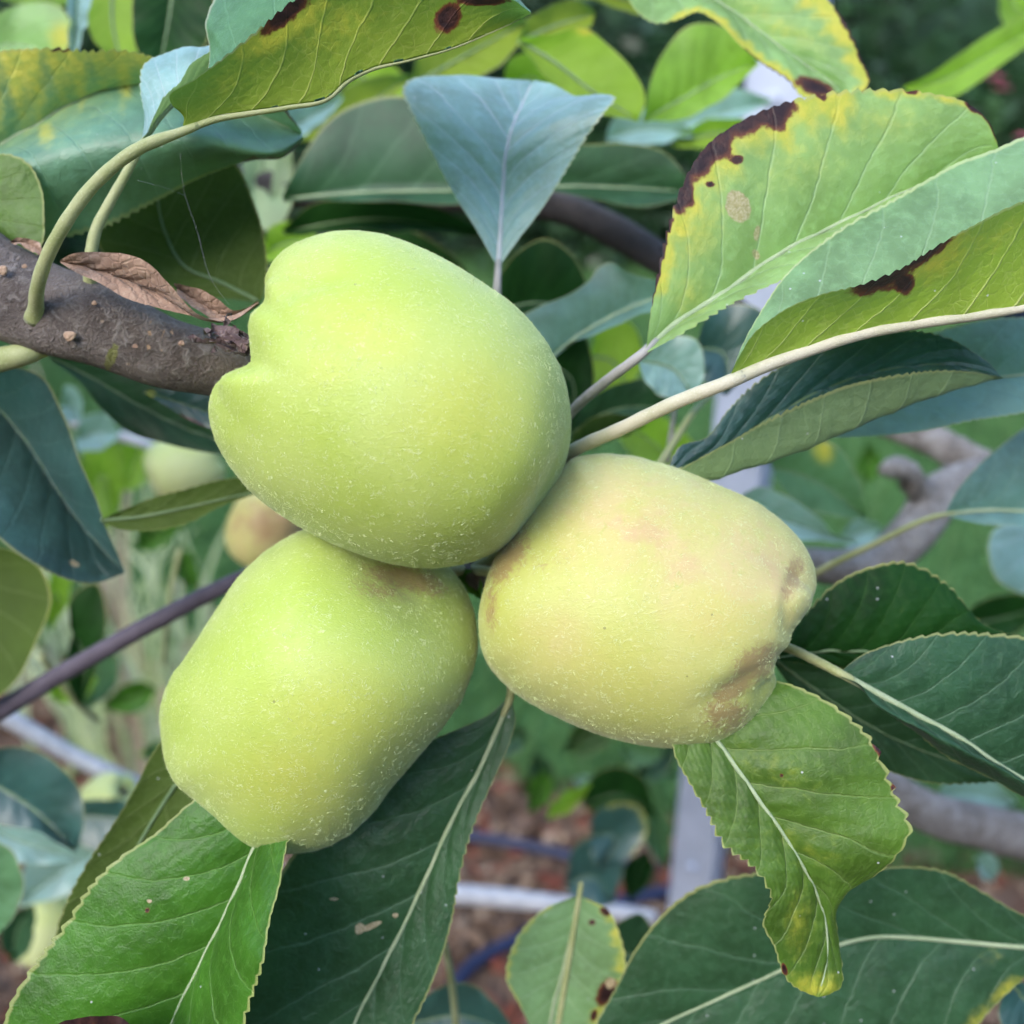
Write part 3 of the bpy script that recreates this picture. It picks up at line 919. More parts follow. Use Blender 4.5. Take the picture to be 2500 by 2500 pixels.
# strappy clump left behind the fruit
gc = empty('grass_clump', G(390, 1900), 'clump of tall arching pale green grass left of the lower left apple', 'grass clump')
c0 = G(390, 1900)
def strap(base, tip, lift, w, mat):
    mid_ = (base + tip) / 2 + np.array([0, 0, lift])
    C = spline([base, base * .55 + mid_ * .45 + np.array([0, 0, lift * .25]), mid_, tip], 14)
    T = np.gradient(C, axis=0); sdv = np.cross(T, C - CAM); sdv /= np.linalg.norm(sdv, axis=1)[:, None]
    wd = np.interp(np.linspace(0, 1, 14), [0, .3, 1], [.7, 1, .1]) * w
    nrm = np.cross(sdv, T); nrm /= np.linalg.norm(nrm, axis=1)[:, None] + 1e-9
    V = np.concatenate([C - sdv * wd[:, None], C + nrm * (wd * .35)[:, None], C + sdv * wd[:, None]])
    F = []
    for q in range(13):
        F += [[q, q + 1, 14 + q + 1, 14 + q], [14 + q, 14 + q + 1, 28 + q + 1, 28 + q]]
    return V, F
for q in range(58):
    b = c0 + np.array([rng.uniform(-.22, .16), rng.uniform(-.16, .2), 0])
    tip = b + np.array([rng.normal(0, .17), rng.normal(0, .12), rng.uniform(.25, .85)])
    V, F = strap(b, tip, rng.uniform(.0, .18), rng.uniform(.004, .012), None)
    mesh_obj('blade', V, F, M['straw'] if q % 4 == 0 else M['strap'], gc, c0)

# galvanised stake behind the fruit
def metal_mat():
    m = NT('galvanised_steel')
    ob = m.obj()
    n1 = m.noise(ob, 30, 4); n2 = m.voro(ob, 160, 'F1')
    col = m.mix(m.smooth(n1, 0.3, 0.7), (0.34, 0.38, 0.46), (0.42, 0.46, 0.55))
    col = m.mix(m.math('MULTIPLY', n2, 0.3), col, (0.48, 0.52, 0.60))
    m.set(col=col, rough=m.smooth(n1, 0.2, 0.8, 0.45, 0.65), metal=0.1, normal=m.bump(n1, 0.15, 0.001))
    return m.m


M['steel'] = metal_mat()
v_ = FW + RT * (1692 - 1250) / 1250 * TH + UP * (1250 - 2200) / 1250 * TH
pp_ = CAM + v_ * (0.80 / v_[1])
post = empty('metal_post', (pp_[0], 0.80, 0), 'upright pale grey metal post behind the right apple', 'post')
hw = 0.0235
prof = [(-hw, .018), (-hw, -.012), (-hw + .003, -.0155), (hw - .003, -.0155), (hw, -.012), (hw, .018), (hw - .003, .018), (hw - .003, -.0115), (-hw + .003, -.0115), (-hw + .003, .018)]
ca, sa = math.cos(-0.55), math.sin(-0.55)
pv = []
for z in (-0.02, 1.75):
    pv += [(pp_[0] + a * ca - b * sa, .80 + a * sa + b * ca, z) for a, b in prof]
k = len(prof)
pf = [[i, (i + 1) % k, k + (i + 1) % k, k + i] for i in range(k)]
pf += [[0, 1, 8, 9], [1, 2, 7, 8], [2, 3, 6, 7][:0] or [2, 3, 7], [3, 4, 7], [4, 5, 6, 7]]
pf += [[k + 9, k + 8, k + 1, k], [k + 8, k + 7, k + 2, k + 1], [k + 7, k + 3, k + 2], [k + 7, k + 4, k + 3], [k + 7, k + 6, k + 5, k + 4]]
mesh_obj('channel', pv, pf, M['steel'], post, (pp_[0], .80, 0), smooth=False)
for z in (0.55, 0.95, 1.3):
    b0 = np.array([pp_[0] + .0155 * sa, .80 - .0155 * ca, z])
    outw = np.array([sa, -ca, 0])
    V, F = tube_geo([b0 - outw * .002, b0 + outw * .003, b0 + outw * .0045], [.006, .006, .005], n=5, seg=6)
    mesh_obj('bolt', V, F, M['steel'], post, (pp_[0], .80, 0), smooth=False)

# blue drip hoses on the mulch
def hose_mat():
    m = NT('blue_hose')
    n1 = m.noise(m.obj(), 40, 3)
    m.set(col=m.mix(n1, (0.008, 0.012, 0.036), (0.016, 0.024, 0.065)), rough=0.45, spec=0.4)
    return m.m


M['hose'] = hose_mat()
for pts, lab in (([(900, 2010), (1100, 2035), (1230, 2055), (1330, 2075), (1430, 2100), (1600, 2120)], 'dark blue hose lying across the mulch above the pale twig'),
                 ([(1000, 2560), (1090, 2430), (1160, 2350), (1270, 2290), (1420, 2230), (1700, 2160)], 'dark blue hose curving over mulch below the pale twig, left of the small oval leaf')):
    pts3 = [G(a, b, 0.022) for a, b in pts]
    V, F = tube_geo(pts3, [0.011] * 3, n=60, seg=10)
    ob = mesh_obj('garden_hose', V, F, M['hose'], None, pts3[0])
    tag(ob, lab, 'hose', 'blue hoses on the mulch')

# navy barrel and pink blooms by the hedge
def plain(name, c1, c2, rough, sc=20):
    m = NT(name); n1 = m.noise(m.obj(), sc, 4)
    m.set(col=m.mix(n1, c1, c2), rough=rough)
    return m.m


M['navy'] = plain('navy_plastic', (0.010, 0.014, 0.035), (0.02, 0.026, 0.06), 0.4)
M['pink'] = plain('pink_petal', (0.48, 0.06, 0.14), (0.62, 0.16, 0.26), 0.6)
bx, by = 2.58, 4.6
brl = empty('rain_barrel', (bx, by, 0), 'dark navy rain barrel at the right edge before the hedge', 'barrel')
rz = [(.0, 0), (.25, 0), (.28, .03), (.31, .3), (.32, .5), (.31, .75), (.285, .95), (.28, .97)]
ph = np.linspace(0, 2 * np.pi, 32, endpoint=False)
V = np.concatenate([np.c_[bx + r * np.cos(ph), by + r * np.sin(ph), np.full(32, z)] for r, z in rz])
mesh_obj('tub', V, grid_faces(len(rz), 32, True), M['navy'], brl, (bx, by, 0))
rz = [(.29, .955), (.305, .96), (.305, .99), (.29, 1.0), (.2, 1.012), (.06, 1.02), (.0, 1.02)]
V = np.concatenate([np.c_[bx + r * np.cos(ph), by + r * np.sin(ph), np.full(32, z)] for r, z in rz])
mesh_obj('lid', V, grid_faces(len(rz), 32, True), M['navy'], brl, (bx, by, 0))
fb = np.array([2.33, 5.0, 0.0])
fl = empty('flower_plant', fb, 'plant with pink blooms beside the navy barrel', 'plant')
for q in range(6):
    tp = fb + np.array([rng.uniform(-.12, .22), rng.uniform(-.1, .1), rng.uniform(.85, 1.12)])
    V, F = tube_geo([fb + rng.normal(0, .02, 3) * (1, 1, 0), (fb + tp) / 2 + rng.normal(0, .03, 3), tp], [.006, .003], n=12, seg=6)
    mesh_obj('flower_stem', V, F, M['grass'], fl, fb)
    geos = []
    for k in range(9):
        a = k * 2.4; r_ = .018 + .004 * k
        d1 = np.array([math.cos(a), math.sin(a), .9 - .09 * k]); s1 = np.array([-math.sin(a), math.cos(a), 0])
        geos.append(([tp, tp + d1 * r_ * .6 + s1 * r_ * .6, tp + d1 * r_ * 1.2, tp + d1 * r_ * .6 - s1 * r_ * .6], [[0, 1, 2, 3]]))
    V, F = join(geos)
    mesh_obj('bloom', V, F, M['pink'], fl, fb)

# ================================================================== the apple trees
TA = empty('apple_tree', (-0.47, 0.26, 0), 'near apple tree whose branch from the left carries the three front apples', 'tree')
TB = empty('apple_tree', (0.70, 0.80, 0), 'apple tree with pale grey branches behind the right apple', 'tree')


def wood(tree, name, pts, rad, mat, n=60, seg=20, rough=0.05, marks=(), label=None, world=False):
    p3 = [np.array(p) if world else P(*p) for p in pts]
    r = rng.uniform(0, 6.28, 6)
    fn = lambda t, a: rough * (np.sin(9 * t + 2 * a + r[0]) * .5 + np.sin(23 * t - 3 * a + r[1]) * .35 + np.sin(51 * t + 5 * a + r[2]) * .25 + np.sin(90 * t + 0 * a + r[3]) * .2)
    V, F = tube_geo(p3, [q * 0.001 for q in rad], n=n, seg=seg, bump=fn)
    mk = np.zeros((len(V), 4)); mk[:, 3] = 1
    if marks:
        px = pix(V)
        for kd, x, y, rx, ry, an in marks:
            a = math.radians(an); dx, dy = px[:, 0] - x, px[:, 1] - y
            ex = (dx * math.cos(a) + dy * math.sin(a)) / rx; ey = (-dx * math.sin(a) + dy * math.cos(a)) / ry
            m_ = np.clip(1.2 - .7 * np.hypot(ex, ey), 0, 1)
            ch = 'lc'.index(kd); mk[:, ch] = np.maximum(mk[:, ch], m_)
    ob = mesh_obj(name, V, F, M[mat], tree, p3[0], marks=mk)
    if label: ob['label'] = label
    return ob


# trunk and limbs, mostly outside the picture
wood(TA, 'trunk', [(-.47, .26, -.05), (-.46, .265, .5), (-.48, .25, 1.0), (-.45, .27, 1.5), (-.47, .3, 2.0)], [48, 40, 36, 30, 20], 'bark', n=60, seg=28, rough=.08, world=True)
SPUR = P(1150, 1400, 0.262)
br = wood(TA, 'branch', [tuple(np.array([-.46, .26, 1.16])), tuple(P(-900, 500, .30)), tuple(P(-350, 590, .243)), tuple(P(-120, 655, .234)), tuple(P(0, 706, .231)), tuple(P(110, 752, .229)),
     tuple(P(250, 795, .228)), tuple(P(400, 858, .230)), tuple(P(540, 892, .234)), tuple(P(720, 985, .255)), tuple(P(930, 1200, .268)), tuple(SPUR)],
     [18, 16.5, 15.5, 13.6, 10.8, 9.9, 9.2, 8.2, 7.2, 6.2, 5, 4.2], 'bark', n=640, seg=72, rough=.07,
     marks=[('l', 272, 872, 12, 34, 20), ('c', 392, 850, 4, 44, 12), ('c', 364, 830, 2, 60, 4), ('c', 420, 812, 3, 18, -15), ('c', 443, 838, 7, 4, -20)],
     label='brown grey branch entering from the left', world=True)
# raised scars, buds and lenticels on the branch
for (x, y, r, fl_) in ((170, 820, 1.15, .5), (5, 660, 1.1, .5), (443, 838, .6, .4), (330, 845, .5, .3), (230, 740, .5, .3), (60, 650, .5, .4)):
    c = P(x, y, 0.2185 if x > 100 else 0.219)
    th, phh = np.meshgrid(np.linspace(0.05, np.pi - .05, 10), np.linspace(0, 2 * np.pi, 14, endpoint=False), indexing='ij')
    rr = r * 0.001 * (1 + .12 * np.sin(3 * phh + x))
    V = c + (rr * np.sin(th) * np.cos(phh)).reshape(-1, 1) * RT * 1.2 + (rr * np.sin(th) * np.sin(phh)).reshape(-1, 1) * UP + (fl_ * rr * np.cos(th)).reshape(-1, 1) * FW
    mesh_obj('bark_scar', V, grid_faces(10, 14, True), M['scar'], br, world_loc(br))
wood(TA, 'twig', [(-200, 930, .23), (0, 878, .228), (70, 862, .227), (130, 845, .231)], [3.0, 2.8, 2.4, 1.5], 'petiole', n=20, label='short stub below the branch')
wood(TA, 'spur', [tuple(P(930, 1200, .268)), tuple(P(1060, 1330, .262)), tuple(P(1120, 1400, .252)), tuple(P(1175, 1420, .247))], [4, 4.2, 3.6, 2.4], 'bark', n=40, seg=18, rough=.15, world=True)
# dark twig crossing lower left, pale twigs behind
wood(TA, 'twig', [(-300, 1900, .36), (0, 1735, .34), (150, 1645, .335), (300, 1560, .33), (430, 1490, .325), (560, 1425, .32), (800, 1330, .31), (1000, 1260, .30), (1040, 1260, .285)], [4, 3.4, 3.0, 2.9, 2.8, 2.6, 2.4, 2.4, 3], 'twig', n=80, rough=.04, label='dark purple twig slanting across the lower left')
wood(TA, 'twig', [(-200, 1640, .62), (40, 1765, .6), (180, 1845, .6), (330, 1915, .6), (600, 2000, .62)], [6, 5.4, 5, 4.8, 4], 'twig_pale', n=40, rough=.03)
wood(TA, 'twig', [(100, 1000, .6), (260, 1055, .6), (330, 1075, .6), (395, 1100, .58), (470, 1130, .56)], [3.6, 3.2, 3.0, 2.6, 2], 'twig_pale', n=30, rough=.03)
wood(TA, 'twig', [(700, 2140, .85), (1000, 2172, .84), (1110, 2182, .84), (1250, 2195, .84), (1400, 2212, .84), (1600, 2240, .85)], [9, 8.5, 8, 8, 7, 6], 'twig_pale', n=40, rough=.03, label='pale twig running level above the small oval leaf')
wood(TA, 'twig', [(440, 1340, .5), (425, 1400, .5), (410, 1500, .5), (400, 1620, .52)], [1.6, 1.4, 1.4, 1.2], 'petiole', n=20)
wood(TA, 'twig', [(100, 1600, .45), (130, 1640, .46), (175, 1700, .47), (240, 1760, .5)], [1.5, 1.8, 1.6, 1.2], 'petiole', n=20)
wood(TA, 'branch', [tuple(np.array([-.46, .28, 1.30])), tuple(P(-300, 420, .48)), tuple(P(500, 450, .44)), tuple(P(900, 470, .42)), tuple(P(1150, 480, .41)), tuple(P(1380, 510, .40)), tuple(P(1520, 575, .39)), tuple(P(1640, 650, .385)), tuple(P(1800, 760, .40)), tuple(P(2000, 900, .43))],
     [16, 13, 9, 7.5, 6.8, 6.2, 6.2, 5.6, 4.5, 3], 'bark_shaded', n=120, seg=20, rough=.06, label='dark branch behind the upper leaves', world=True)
# pale grey limbs of the tree behind
wood(TB, 'trunk', [(.70, .80, -.05), (.69, .81, .5), (.71, .79, 1.0), (.68, .8, 1.6)], [42, 38, 33, 25], 'bark_pale', n=50, seg=24, rough=.08, world=True)
wood(TB, 'branch', [tuple(np.array([.70, .80, 1.12])), tuple(P(2900, 1120, .62)), tuple(P(2560, 1150, .50)), tuple(P(2400, 1165, .47)), tuple(P(2290, 1215, .455)), tuple(P(2230, 1300, .445)), tuple(P(2150, 1370, .44)), tuple(P(2050, 1385, .435)), tuple(P(1960, 1375, .43)), tuple(P(1800, 1390, .42))],
     [20, 15, 11, 9.8, 10, 9.6, 8.6, 8, 7, 5], 'bark_pale', n=140, seg=28, rough=.07, world=True, label='pale grey bent branch right of the right apple')
wood(TB, 'branch', [tuple(P(2420, 1165, .475)), tuple(P(2340, 1110, .48)), tuple(P(2250, 1065, .49)), tuple(P(2150, 1030, .50)), tuple(P(2050, 1010, .52))], [9.5, 8.5, 7.5, 6.5, 4], 'bark_pale', n=50, rough=.07, world=True)
wood(TB, 'spur', [tuple(P(2290, 1215, .452)), tuple(P(2235, 1190, .445)), tuple(P(2215, 1150, .44)), tuple(P(2180, 1142, .437)), tuple(P(2150, 1148, .435))], [6, 5.5, 5.2, 4.6, 2.2], 'bark_pale', n=40, rough=.16, world=True)
wood(TB, 'branch', [tuple(np.array([.70, .80, .95])), tuple(P(2900, 2130, .60)), tuple(P(2560, 2055, .50)), tuple(P(2400, 2020, .48)), tuple(P(2260, 1980, .47)), tuple(P(2180, 1930, .47)), tuple(P(2050, 1850, .48))],
     [20, 15, 11.5, 10.5, 9.5, 8.8, 7], 'bark_pale', n=90, seg=24, rough=.06, world=True, label='pale grey branch at the lower right')

# ------------------------------------------------------------------ the leaves in and near the plane of focus
# downy triangular leaf with sky sheen in its colour, tip bent back
leaf(TA, 'pale', .262, [
    ([0, 0, -2, -3, 2, 10, 18], [(1213, 650), (1165, 565), (1105, 470), (1045, 355), (1000, 265), (983, 220), (1000, 195), (1100, 187), (1200, 190), (1290, 196)]),
    ([0, 2, 4, 3, 4, 10, 19], [(1216, 660), (1222, 560), (1228, 460), (1236, 370), (1250, 315), (1272, 262), (1300, 200)]),
    ([0, 0, -2, -3, 2, 10, 18], [(1219, 650), (1262, 590), (1330, 500), (1385, 410), (1432, 335), (1478, 272), (1502, 242), (1480, 232), (1420, 238), (1350, 207), (1305, 196)])],
    vis=('L', 'T'), teeth=(34, .5), petiole=[(1190, 1150, .275), (1205, 900, .27), (1211, 760, .264)], prad=(1.3, 1.15), pmat='petiole_lilac', rib='midrib_silver', ribr=(.85, .2), riboff=0.0,
    bulge=.05, relief=.45, wave=.4, label='pale blue-green triangular leaf standing above the apples')

# yellowing leaf with burnt margin
leaf(TA, 'lime', .222, [
    ([0, 0, 3, 8], [(1578, 848), (1592, 740), (1612, 640), (1640, 530), (1672, 440), (1730, 350), (1810, 296), (1910, 255), (2020, 228), (2150, 218), (2270, 226), (2360, 250), (2415, 300), (2445, 380)]),
    ([1, 4, 8, 12], [(1576, 856), (1640, 798), (1760, 720), (1900, 622), (2060, 540), (2250, 450), (2445, 385)]),
    ([0, 0, 2, 8], [(1582, 860), (1650, 822), (1770, 752), (1900, 690), (2060, 640), (2250, 560), (2400, 470), (2448, 392)])],
    vis=('L', 'T'), teeth=(38, .75), petiole=[(1330, 1090, .262), (1400, 1000, .245), (1480, 930, .232)], prad=(1.45, 1.2), pmat='petiole_lilac', rib='midrib_pale', ribr=(1.0, .2), riboff=.2,
    bulge=.07, relief=.35, wave=.5, nu=84, nv=240,
    marks=[('eb', -1, .23, .57, .16), ('eb', -1, .06, .25, .06), ('eb', -1, .86, .99, .09), ('eb', -1, .58, .63, .07), ('eb', -1, .66, .70, .06), ('eb', -1, .75, .80, .06), ('ey', -1, .08, .68, .30, .95), ('ey', -1, .68, 1, .10, .8), ('s', 1803, 505, 30, 42, -20), ('s', 1848, 570, 8, 20, 10), ('s', 1846, 622, 9, 14, -25),
           ('b', 1800, 390, 18, 12, 0), ('b', 1735, 450, 12, 8, 0), ('y', 1700, 560, 70, 120, 20, .5), ('y', 1950, 400, 160, 90, -20, .3), ('y', 1680, 720, 60, 80, 0, .4), ('y', 2150, 300, 160, 60, -5, .35)],
    label='yellow-green leaf with a burnt brown margin at upper right')

# V-folded leaf in front of it, underside towards us
leaf(TA, 'ash', .205, [
    ([0, -5, -8, -8], [(1782, 918), (1800, 880), (1840, 815), (1900, 768), (2000, 722), (2100, 692), (2200, 652), (2300, 590), (2400, 540), (2500, 492), (2640, 420), (2780, 380)]),
    ([0, 2, 3, 5], [(1776, 925), (1850, 893), (1960, 855), (2100, 812), (2250, 785), (2400, 765), (2560, 735), (2780, 640)]),
    ([2, 12, 20, 22], [(1786, 912), (1815, 840), (1870, 742), (1915, 672), (1965, 622), (2060, 555), (2160, 498), (2260, 440), (2340, 395), (2420, 365), (2520, 330), (2700, 330), (2790, 400)])],
    vis=('L', 'U'), teeth=(44, .65), petiole=[(1300, 1190, .25), (1395, 1103, .232), (1520, 1045, .218), (1660, 978, .209)], prad=(1.75, 1.55), pmat='midrib_cream', rib='midrib_cream', ribr=(1.5, .8), riboff=.55,
    bulge=.08, relief=.3, wave=.5, nu=84, nv=240, markside=-1,
    marks=[('b', 2150, 675, 88, 36, -22), ('b', 2250, 618, 90, 26, -32), ('b', 2205, 690, 28, 26, -10), ('y', 2270, 610, 90, 60, -30, .9), ('y', 2400, 580, 120, 50, -20, .3)],
    label='folded leaf with olive underside and one dark brown blotch, right')

# dark curled leaf under it
leaf(TA, 'teal', .232, [
    ([2, 4, 2, 4], [(1628, 1150), (1660, 1090), (1725, 1068), (1775, 1005), (1840, 940), (1960, 870), (2100, 828), (2220, 808), (2310, 824), (2370, 855), (2420, 890), (2446, 922)]),
    ([2, 6, 6, 4], [(1630, 1155), (1720, 1120), (1850, 1040), (2000, 955), (2150, 905), (2300, 890), (2446, 923)]),
    ([-2, -4, -4, 2], [(1640, 1180), (1735, 1172), (1810, 1150), (1910, 1118), (2020, 1075), (2150, 1020), (2300, 962), (2400, 934), (2447, 924)]),
    ([-4, -9, -10, 0], [(1634, 1165), (1690, 1130), (1770, 1085), (1900, 1012), (2050, 948), (2200, 915), (2350, 906), (2447, 922)])],
    vis=('L', 'T'), teeth=(48, .45), bulge=.06, relief=.5, wave=.3, nu=60, rib='midrib_dark', ribr=(.5, .1), petiole=[(1420, 1330, .26), (1540, 1220, .25)], prad=(1.2, .9),
    label='dark blue-green leaf with its near edge curled over, below the folded leaf')

# pale blue leaf behind, running out of the frame
leaf(TA, 'blue', .262, [
    ([0, 0, 0], [(1975, 1060), (2060, 960), (2180, 860), (2320, 800), (2480, 775), (2640, 800), (2760, 900)]),
    ([2, 4, 0], [(1975, 1066), (2120, 1000), (2300, 945), (2500, 915), (2760, 910)]),
    ([0, -2, 0], [(1980, 1070), (2120, 1066), (2250, 1052), (2400, 1022), (2520, 1004), (2680, 975), (2765, 920)])],
    vis=('L', 'T'), teeth=(40, .35), rib='midrib_pale', ribr=(.6, .3), riboff=-.1, label='bluish leaf running off the right edge above the lawn')
# leaf with visible stalk at the right edge
leaf(TB, 'blue', .30, [
    ([0, 0, 4], [(2308, 1252), (2335, 1200), (2385, 1140), (2440, 1090), (2510, 1040), (2620, 1010), (2760, 1100), (2840, 1260)]),
    ([1, 2, 4], [(2306, 1256), (2400, 1246), (2500, 1248), (2660, 1255), (2845, 1270)]),
    ([0, -1, 4], [(2310, 1260), (2400, 1280), (2500, 1288), (2640, 1370), (2760, 1380), (2845, 1280)])],
    vis=('L', 'T'), teeth=(36, .4), petiole=[(1960, 1420, .33), (2000, 1395, .325), (2120, 1335, .312)], prad=(1.3, 1.0), rib='midrib_pale', ribr=(.8, .3), riboff=-.1, label='grey-green leaf at the right edge on a long thin stalk')
leaf(TB, 'pale', .40, [(0, [(2590, 1240), (2480, 1270), (2420, 1300), (2412, 1360), (2432, 1415), (2480, 1445), (2560, 1460), (2700, 1420)]),
    (4, [(2600, 1240), (2590, 1300), (2620, 1360), (2700, 1400)]), (0, [(2610, 1240), (2680, 1280), (2740, 1340), (2710, 1400)])], vis=('L', 'T'), hi=False, label='pale leaf cut by the right edge over the lawn')

# very dark crenate leaf right of the right apple
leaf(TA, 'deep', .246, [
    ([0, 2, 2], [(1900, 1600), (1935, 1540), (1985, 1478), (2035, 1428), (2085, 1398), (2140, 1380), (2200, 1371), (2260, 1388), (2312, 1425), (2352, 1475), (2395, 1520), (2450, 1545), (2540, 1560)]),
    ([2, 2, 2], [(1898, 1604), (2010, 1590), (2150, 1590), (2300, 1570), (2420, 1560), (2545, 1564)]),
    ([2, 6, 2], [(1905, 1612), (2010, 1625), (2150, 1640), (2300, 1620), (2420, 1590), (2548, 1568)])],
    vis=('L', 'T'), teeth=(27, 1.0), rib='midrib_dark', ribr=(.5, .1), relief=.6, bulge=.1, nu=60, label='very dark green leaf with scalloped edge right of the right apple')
# leaf below it, bluish with dust
leaf(TA, 'dark', .226, [
    ([0, 2, 6], [(2052, 1640), (2100, 1602), (2170, 1574), (2260, 1552), (2340, 1545), (2420, 1548), (2520, 1560), (2640, 1640), (2720, 1800), (2740, 1960)]),
    ([0, 2, 6], [(2050, 1645), (2140, 1692), (2250, 1752), (2340, 1800), (2440, 1868), (2580, 1940), (2745, 1975)]),
    ([-1, -3, 0], [(2052, 1652), (2100, 1672), (2130, 1712), (2190, 1750), (2260, 1785), (2350, 1830), (2450, 1880), (2600, 1970), (2740, 1990)]),
    ([0, 3, 6], [(2056, 1656), (2110, 1690), (2160, 1735), (2250, 1800), (2330, 1850), (2420, 1900), (2540, 1970), (2740, 1998)])],
    vis=('L', 'T'), teeth=(30, .5), petiole=[(1840, 1560, .25), (1925, 1582, .238), (1990, 1612, .23)], prad=(1.3, 1.1), rib='midrib_pale', ribr=(.9, .3), riboff=-.2, relief=.4, label='dusty blue-green leaf on a pale stalk at the right edge')
leaf(TA, 'dark', .258, [
    ([0, 0, 0], [(1880, 1600), (1960, 1590), (2100, 1620), (2250, 1680), (2400, 1780), (2480, 1890)]),
    ([0, 0, 0], [(1885, 1606), (2000, 1690), (2120, 1770), (2300, 1850), (2482, 1898)]),
    ([0, 0, 0], [(1885, 1615), (1940, 1690), (2010, 1770), (2090, 1840), (2180, 1888), (2290, 1912), (2400, 1912), (2484, 1904)])],
    vis=('R', 'T'), teeth=(32, .5), rib='midrib_dark', label='dark leaf between the twisted bright leaf and the dusty leaf')

# bright twisted leaf under the right apple
leaf(TA, 'dull', .212, [
    ([4, 0, -3, 0, 2], [(1640, 1770), (1645, 1835), (1685, 1915), (1730, 1992), (1765, 2058), (1830, 2108), (1866, 2150), (1882, 2185), (1862, 2255), (1890, 2312), (1905, 2360), (1922, 2392), (1955, 2418), (1990, 2432)]),
    ([6, 1, 0, 4, 2], [(1700, 1740), (1755, 1815), (1808, 1888), (1858, 1960), (1910, 2032), (1952, 2100), (1990, 2172), (2015, 2250), (2020, 2330), (2010, 2390), (1996, 2434)]),
    ([8, 0, -5, 6, 2], [(1790, 1690), (1900, 1662), (1960, 1682), (2020, 1712), (2085, 1762), (2125, 1805), (2162, 1880), (2195, 1960), (2222, 2015), (2190, 2082), (2130, 2135), (2065, 2182), (2042, 2225), (2050, 2300), (2058, 2360), (2056, 2408), (2030, 2426), (2000, 2434)])],
    vis=('L', 'T'), teeth=(30, .85), rib='midrib_pale', ribr=(.6, .15), riboff=.1, relief=.55, bulge=.06, wave=.5, nu=84, nv=240,
    marks=[('b', 2145, 1825, 12, 34, -28), ('b', 2182, 1925, 6, 14, -20), ('b', 1915, 2365, 7, 14, -15), ('y', 1990, 2405, 80, 35, 0, .5), ('y', 1900, 1890, 160, 60, 30, .2), ('y', 1960, 2060, 120, 60, 20, .22), ('y', 1950, 2260, 40, 90, 0, .35), ('b', 1908, 1893, 6, 5, 0)],
    petiole=[(1560, 1560, .25), (1640, 1660, .235)], prad=(1.2, 1.0), label='bright green twisted leaf hanging under the right apple')

# big leaf at the lower right corner
leaf(TA, 'dark', .262, [
    ([4, 0, 4], [(2620, 2310), (2560, 2260), (2480, 2225), (2400, 2178), (2300, 2125), (2200, 2112), (2080, 2128), (1900, 2130), (1780, 2142), (1690, 2175), (1610, 2240), (1550, 2320), (1500, 2420), (1450, 2520), (1440, 2600)]),
    ([4, 2, 4], [(2620, 2316), (2500, 2312), (2380, 2302), (2240, 2290), (2130, 2288), (2050, 2306), (1900, 2372), (1750, 2440), (1600, 2510), (1442, 2606)]),
    ([4, 0, 4], [(2620, 2322), (2540, 2360), (2480, 2405), (2420, 2462), (2370, 2520), (2250, 2620), (2050, 2720), (1800, 2760), (1560, 2720), (1446, 2612)])],
    vis=('L', 'T'), teeth=(46, .45), rib='midrib_pale', ribr=(.7, .3), riboff=-.1, relief=.35, bulge=.04, wave=.8,
    marks=[('y', 2460, 2420, 50, 24, -40, .55), ('y', 2390, 2490, 50, 24, -40, .45), ('y', 2420, 2340, 50, 25, -20, .25)], petiole=[(2900, 2300, .30), (2760, 2310, .28)], label='large dark green leaf filling the lower right corner')
# leaf tip at very lower right
leaf(TA, 'teal', .29, [(0, [(2480, 2390), (2500, 2400), (2560, 2420), (2640, 2500)]), (2, [(2470, 2400), (2500, 2440), (2560, 2500), (2640, 2560)]), (0, [(2460, 2410), (2440, 2460), (2470, 2560), (2640, 2620)])], vis=('L', 'T'), hi=False)
# small oval leaf, bottom centre
leaf(TA, 'ash', .285, [
    ([0, 0], [(1405, 2190), (1330, 2218), (1275, 2270), (1243, 2335), (1236, 2390), (1262, 2440), (1290, 2500), (1320, 2580), (1335, 2620)]),
    ([1, 1], [(1412, 2192), (1396, 2280), (1372, 2380), (1350, 2460), (1340, 2540), (1338, 2624)]),
    ([0, 0], [(1422, 2190), (1485, 2222), (1512, 2280), (1526, 2350), (1520, 2400), (1490, 2440), (1462, 2490), (1420, 2570), (1341, 2622)])],
    vis=('L', 'T'), teeth=(20, .3), rib='midrib_pale', ribr=(.7, .4), riboff=-.2, bulge=.05,
    marks=[('b', 1482, 2420, 22, 40, 25), ('b', 1478, 2226, 14, 9, 40), ('b', 1450, 2480, 8, 14, 10), ('s', 1490, 2400, 12, 16, 20), ('ey', 1, 0, 1, .22, .6), ('ey', -1, .1, .7, .1, .6), ('b', 1445, 2252, 9, 7, 0), ('b', 1372, 2196, 10, 6, -20)],
    petiole=[(1290, 2900, .30), (1318, 2760, .29)], label='small oval yellow-green leaf at the bottom centre')

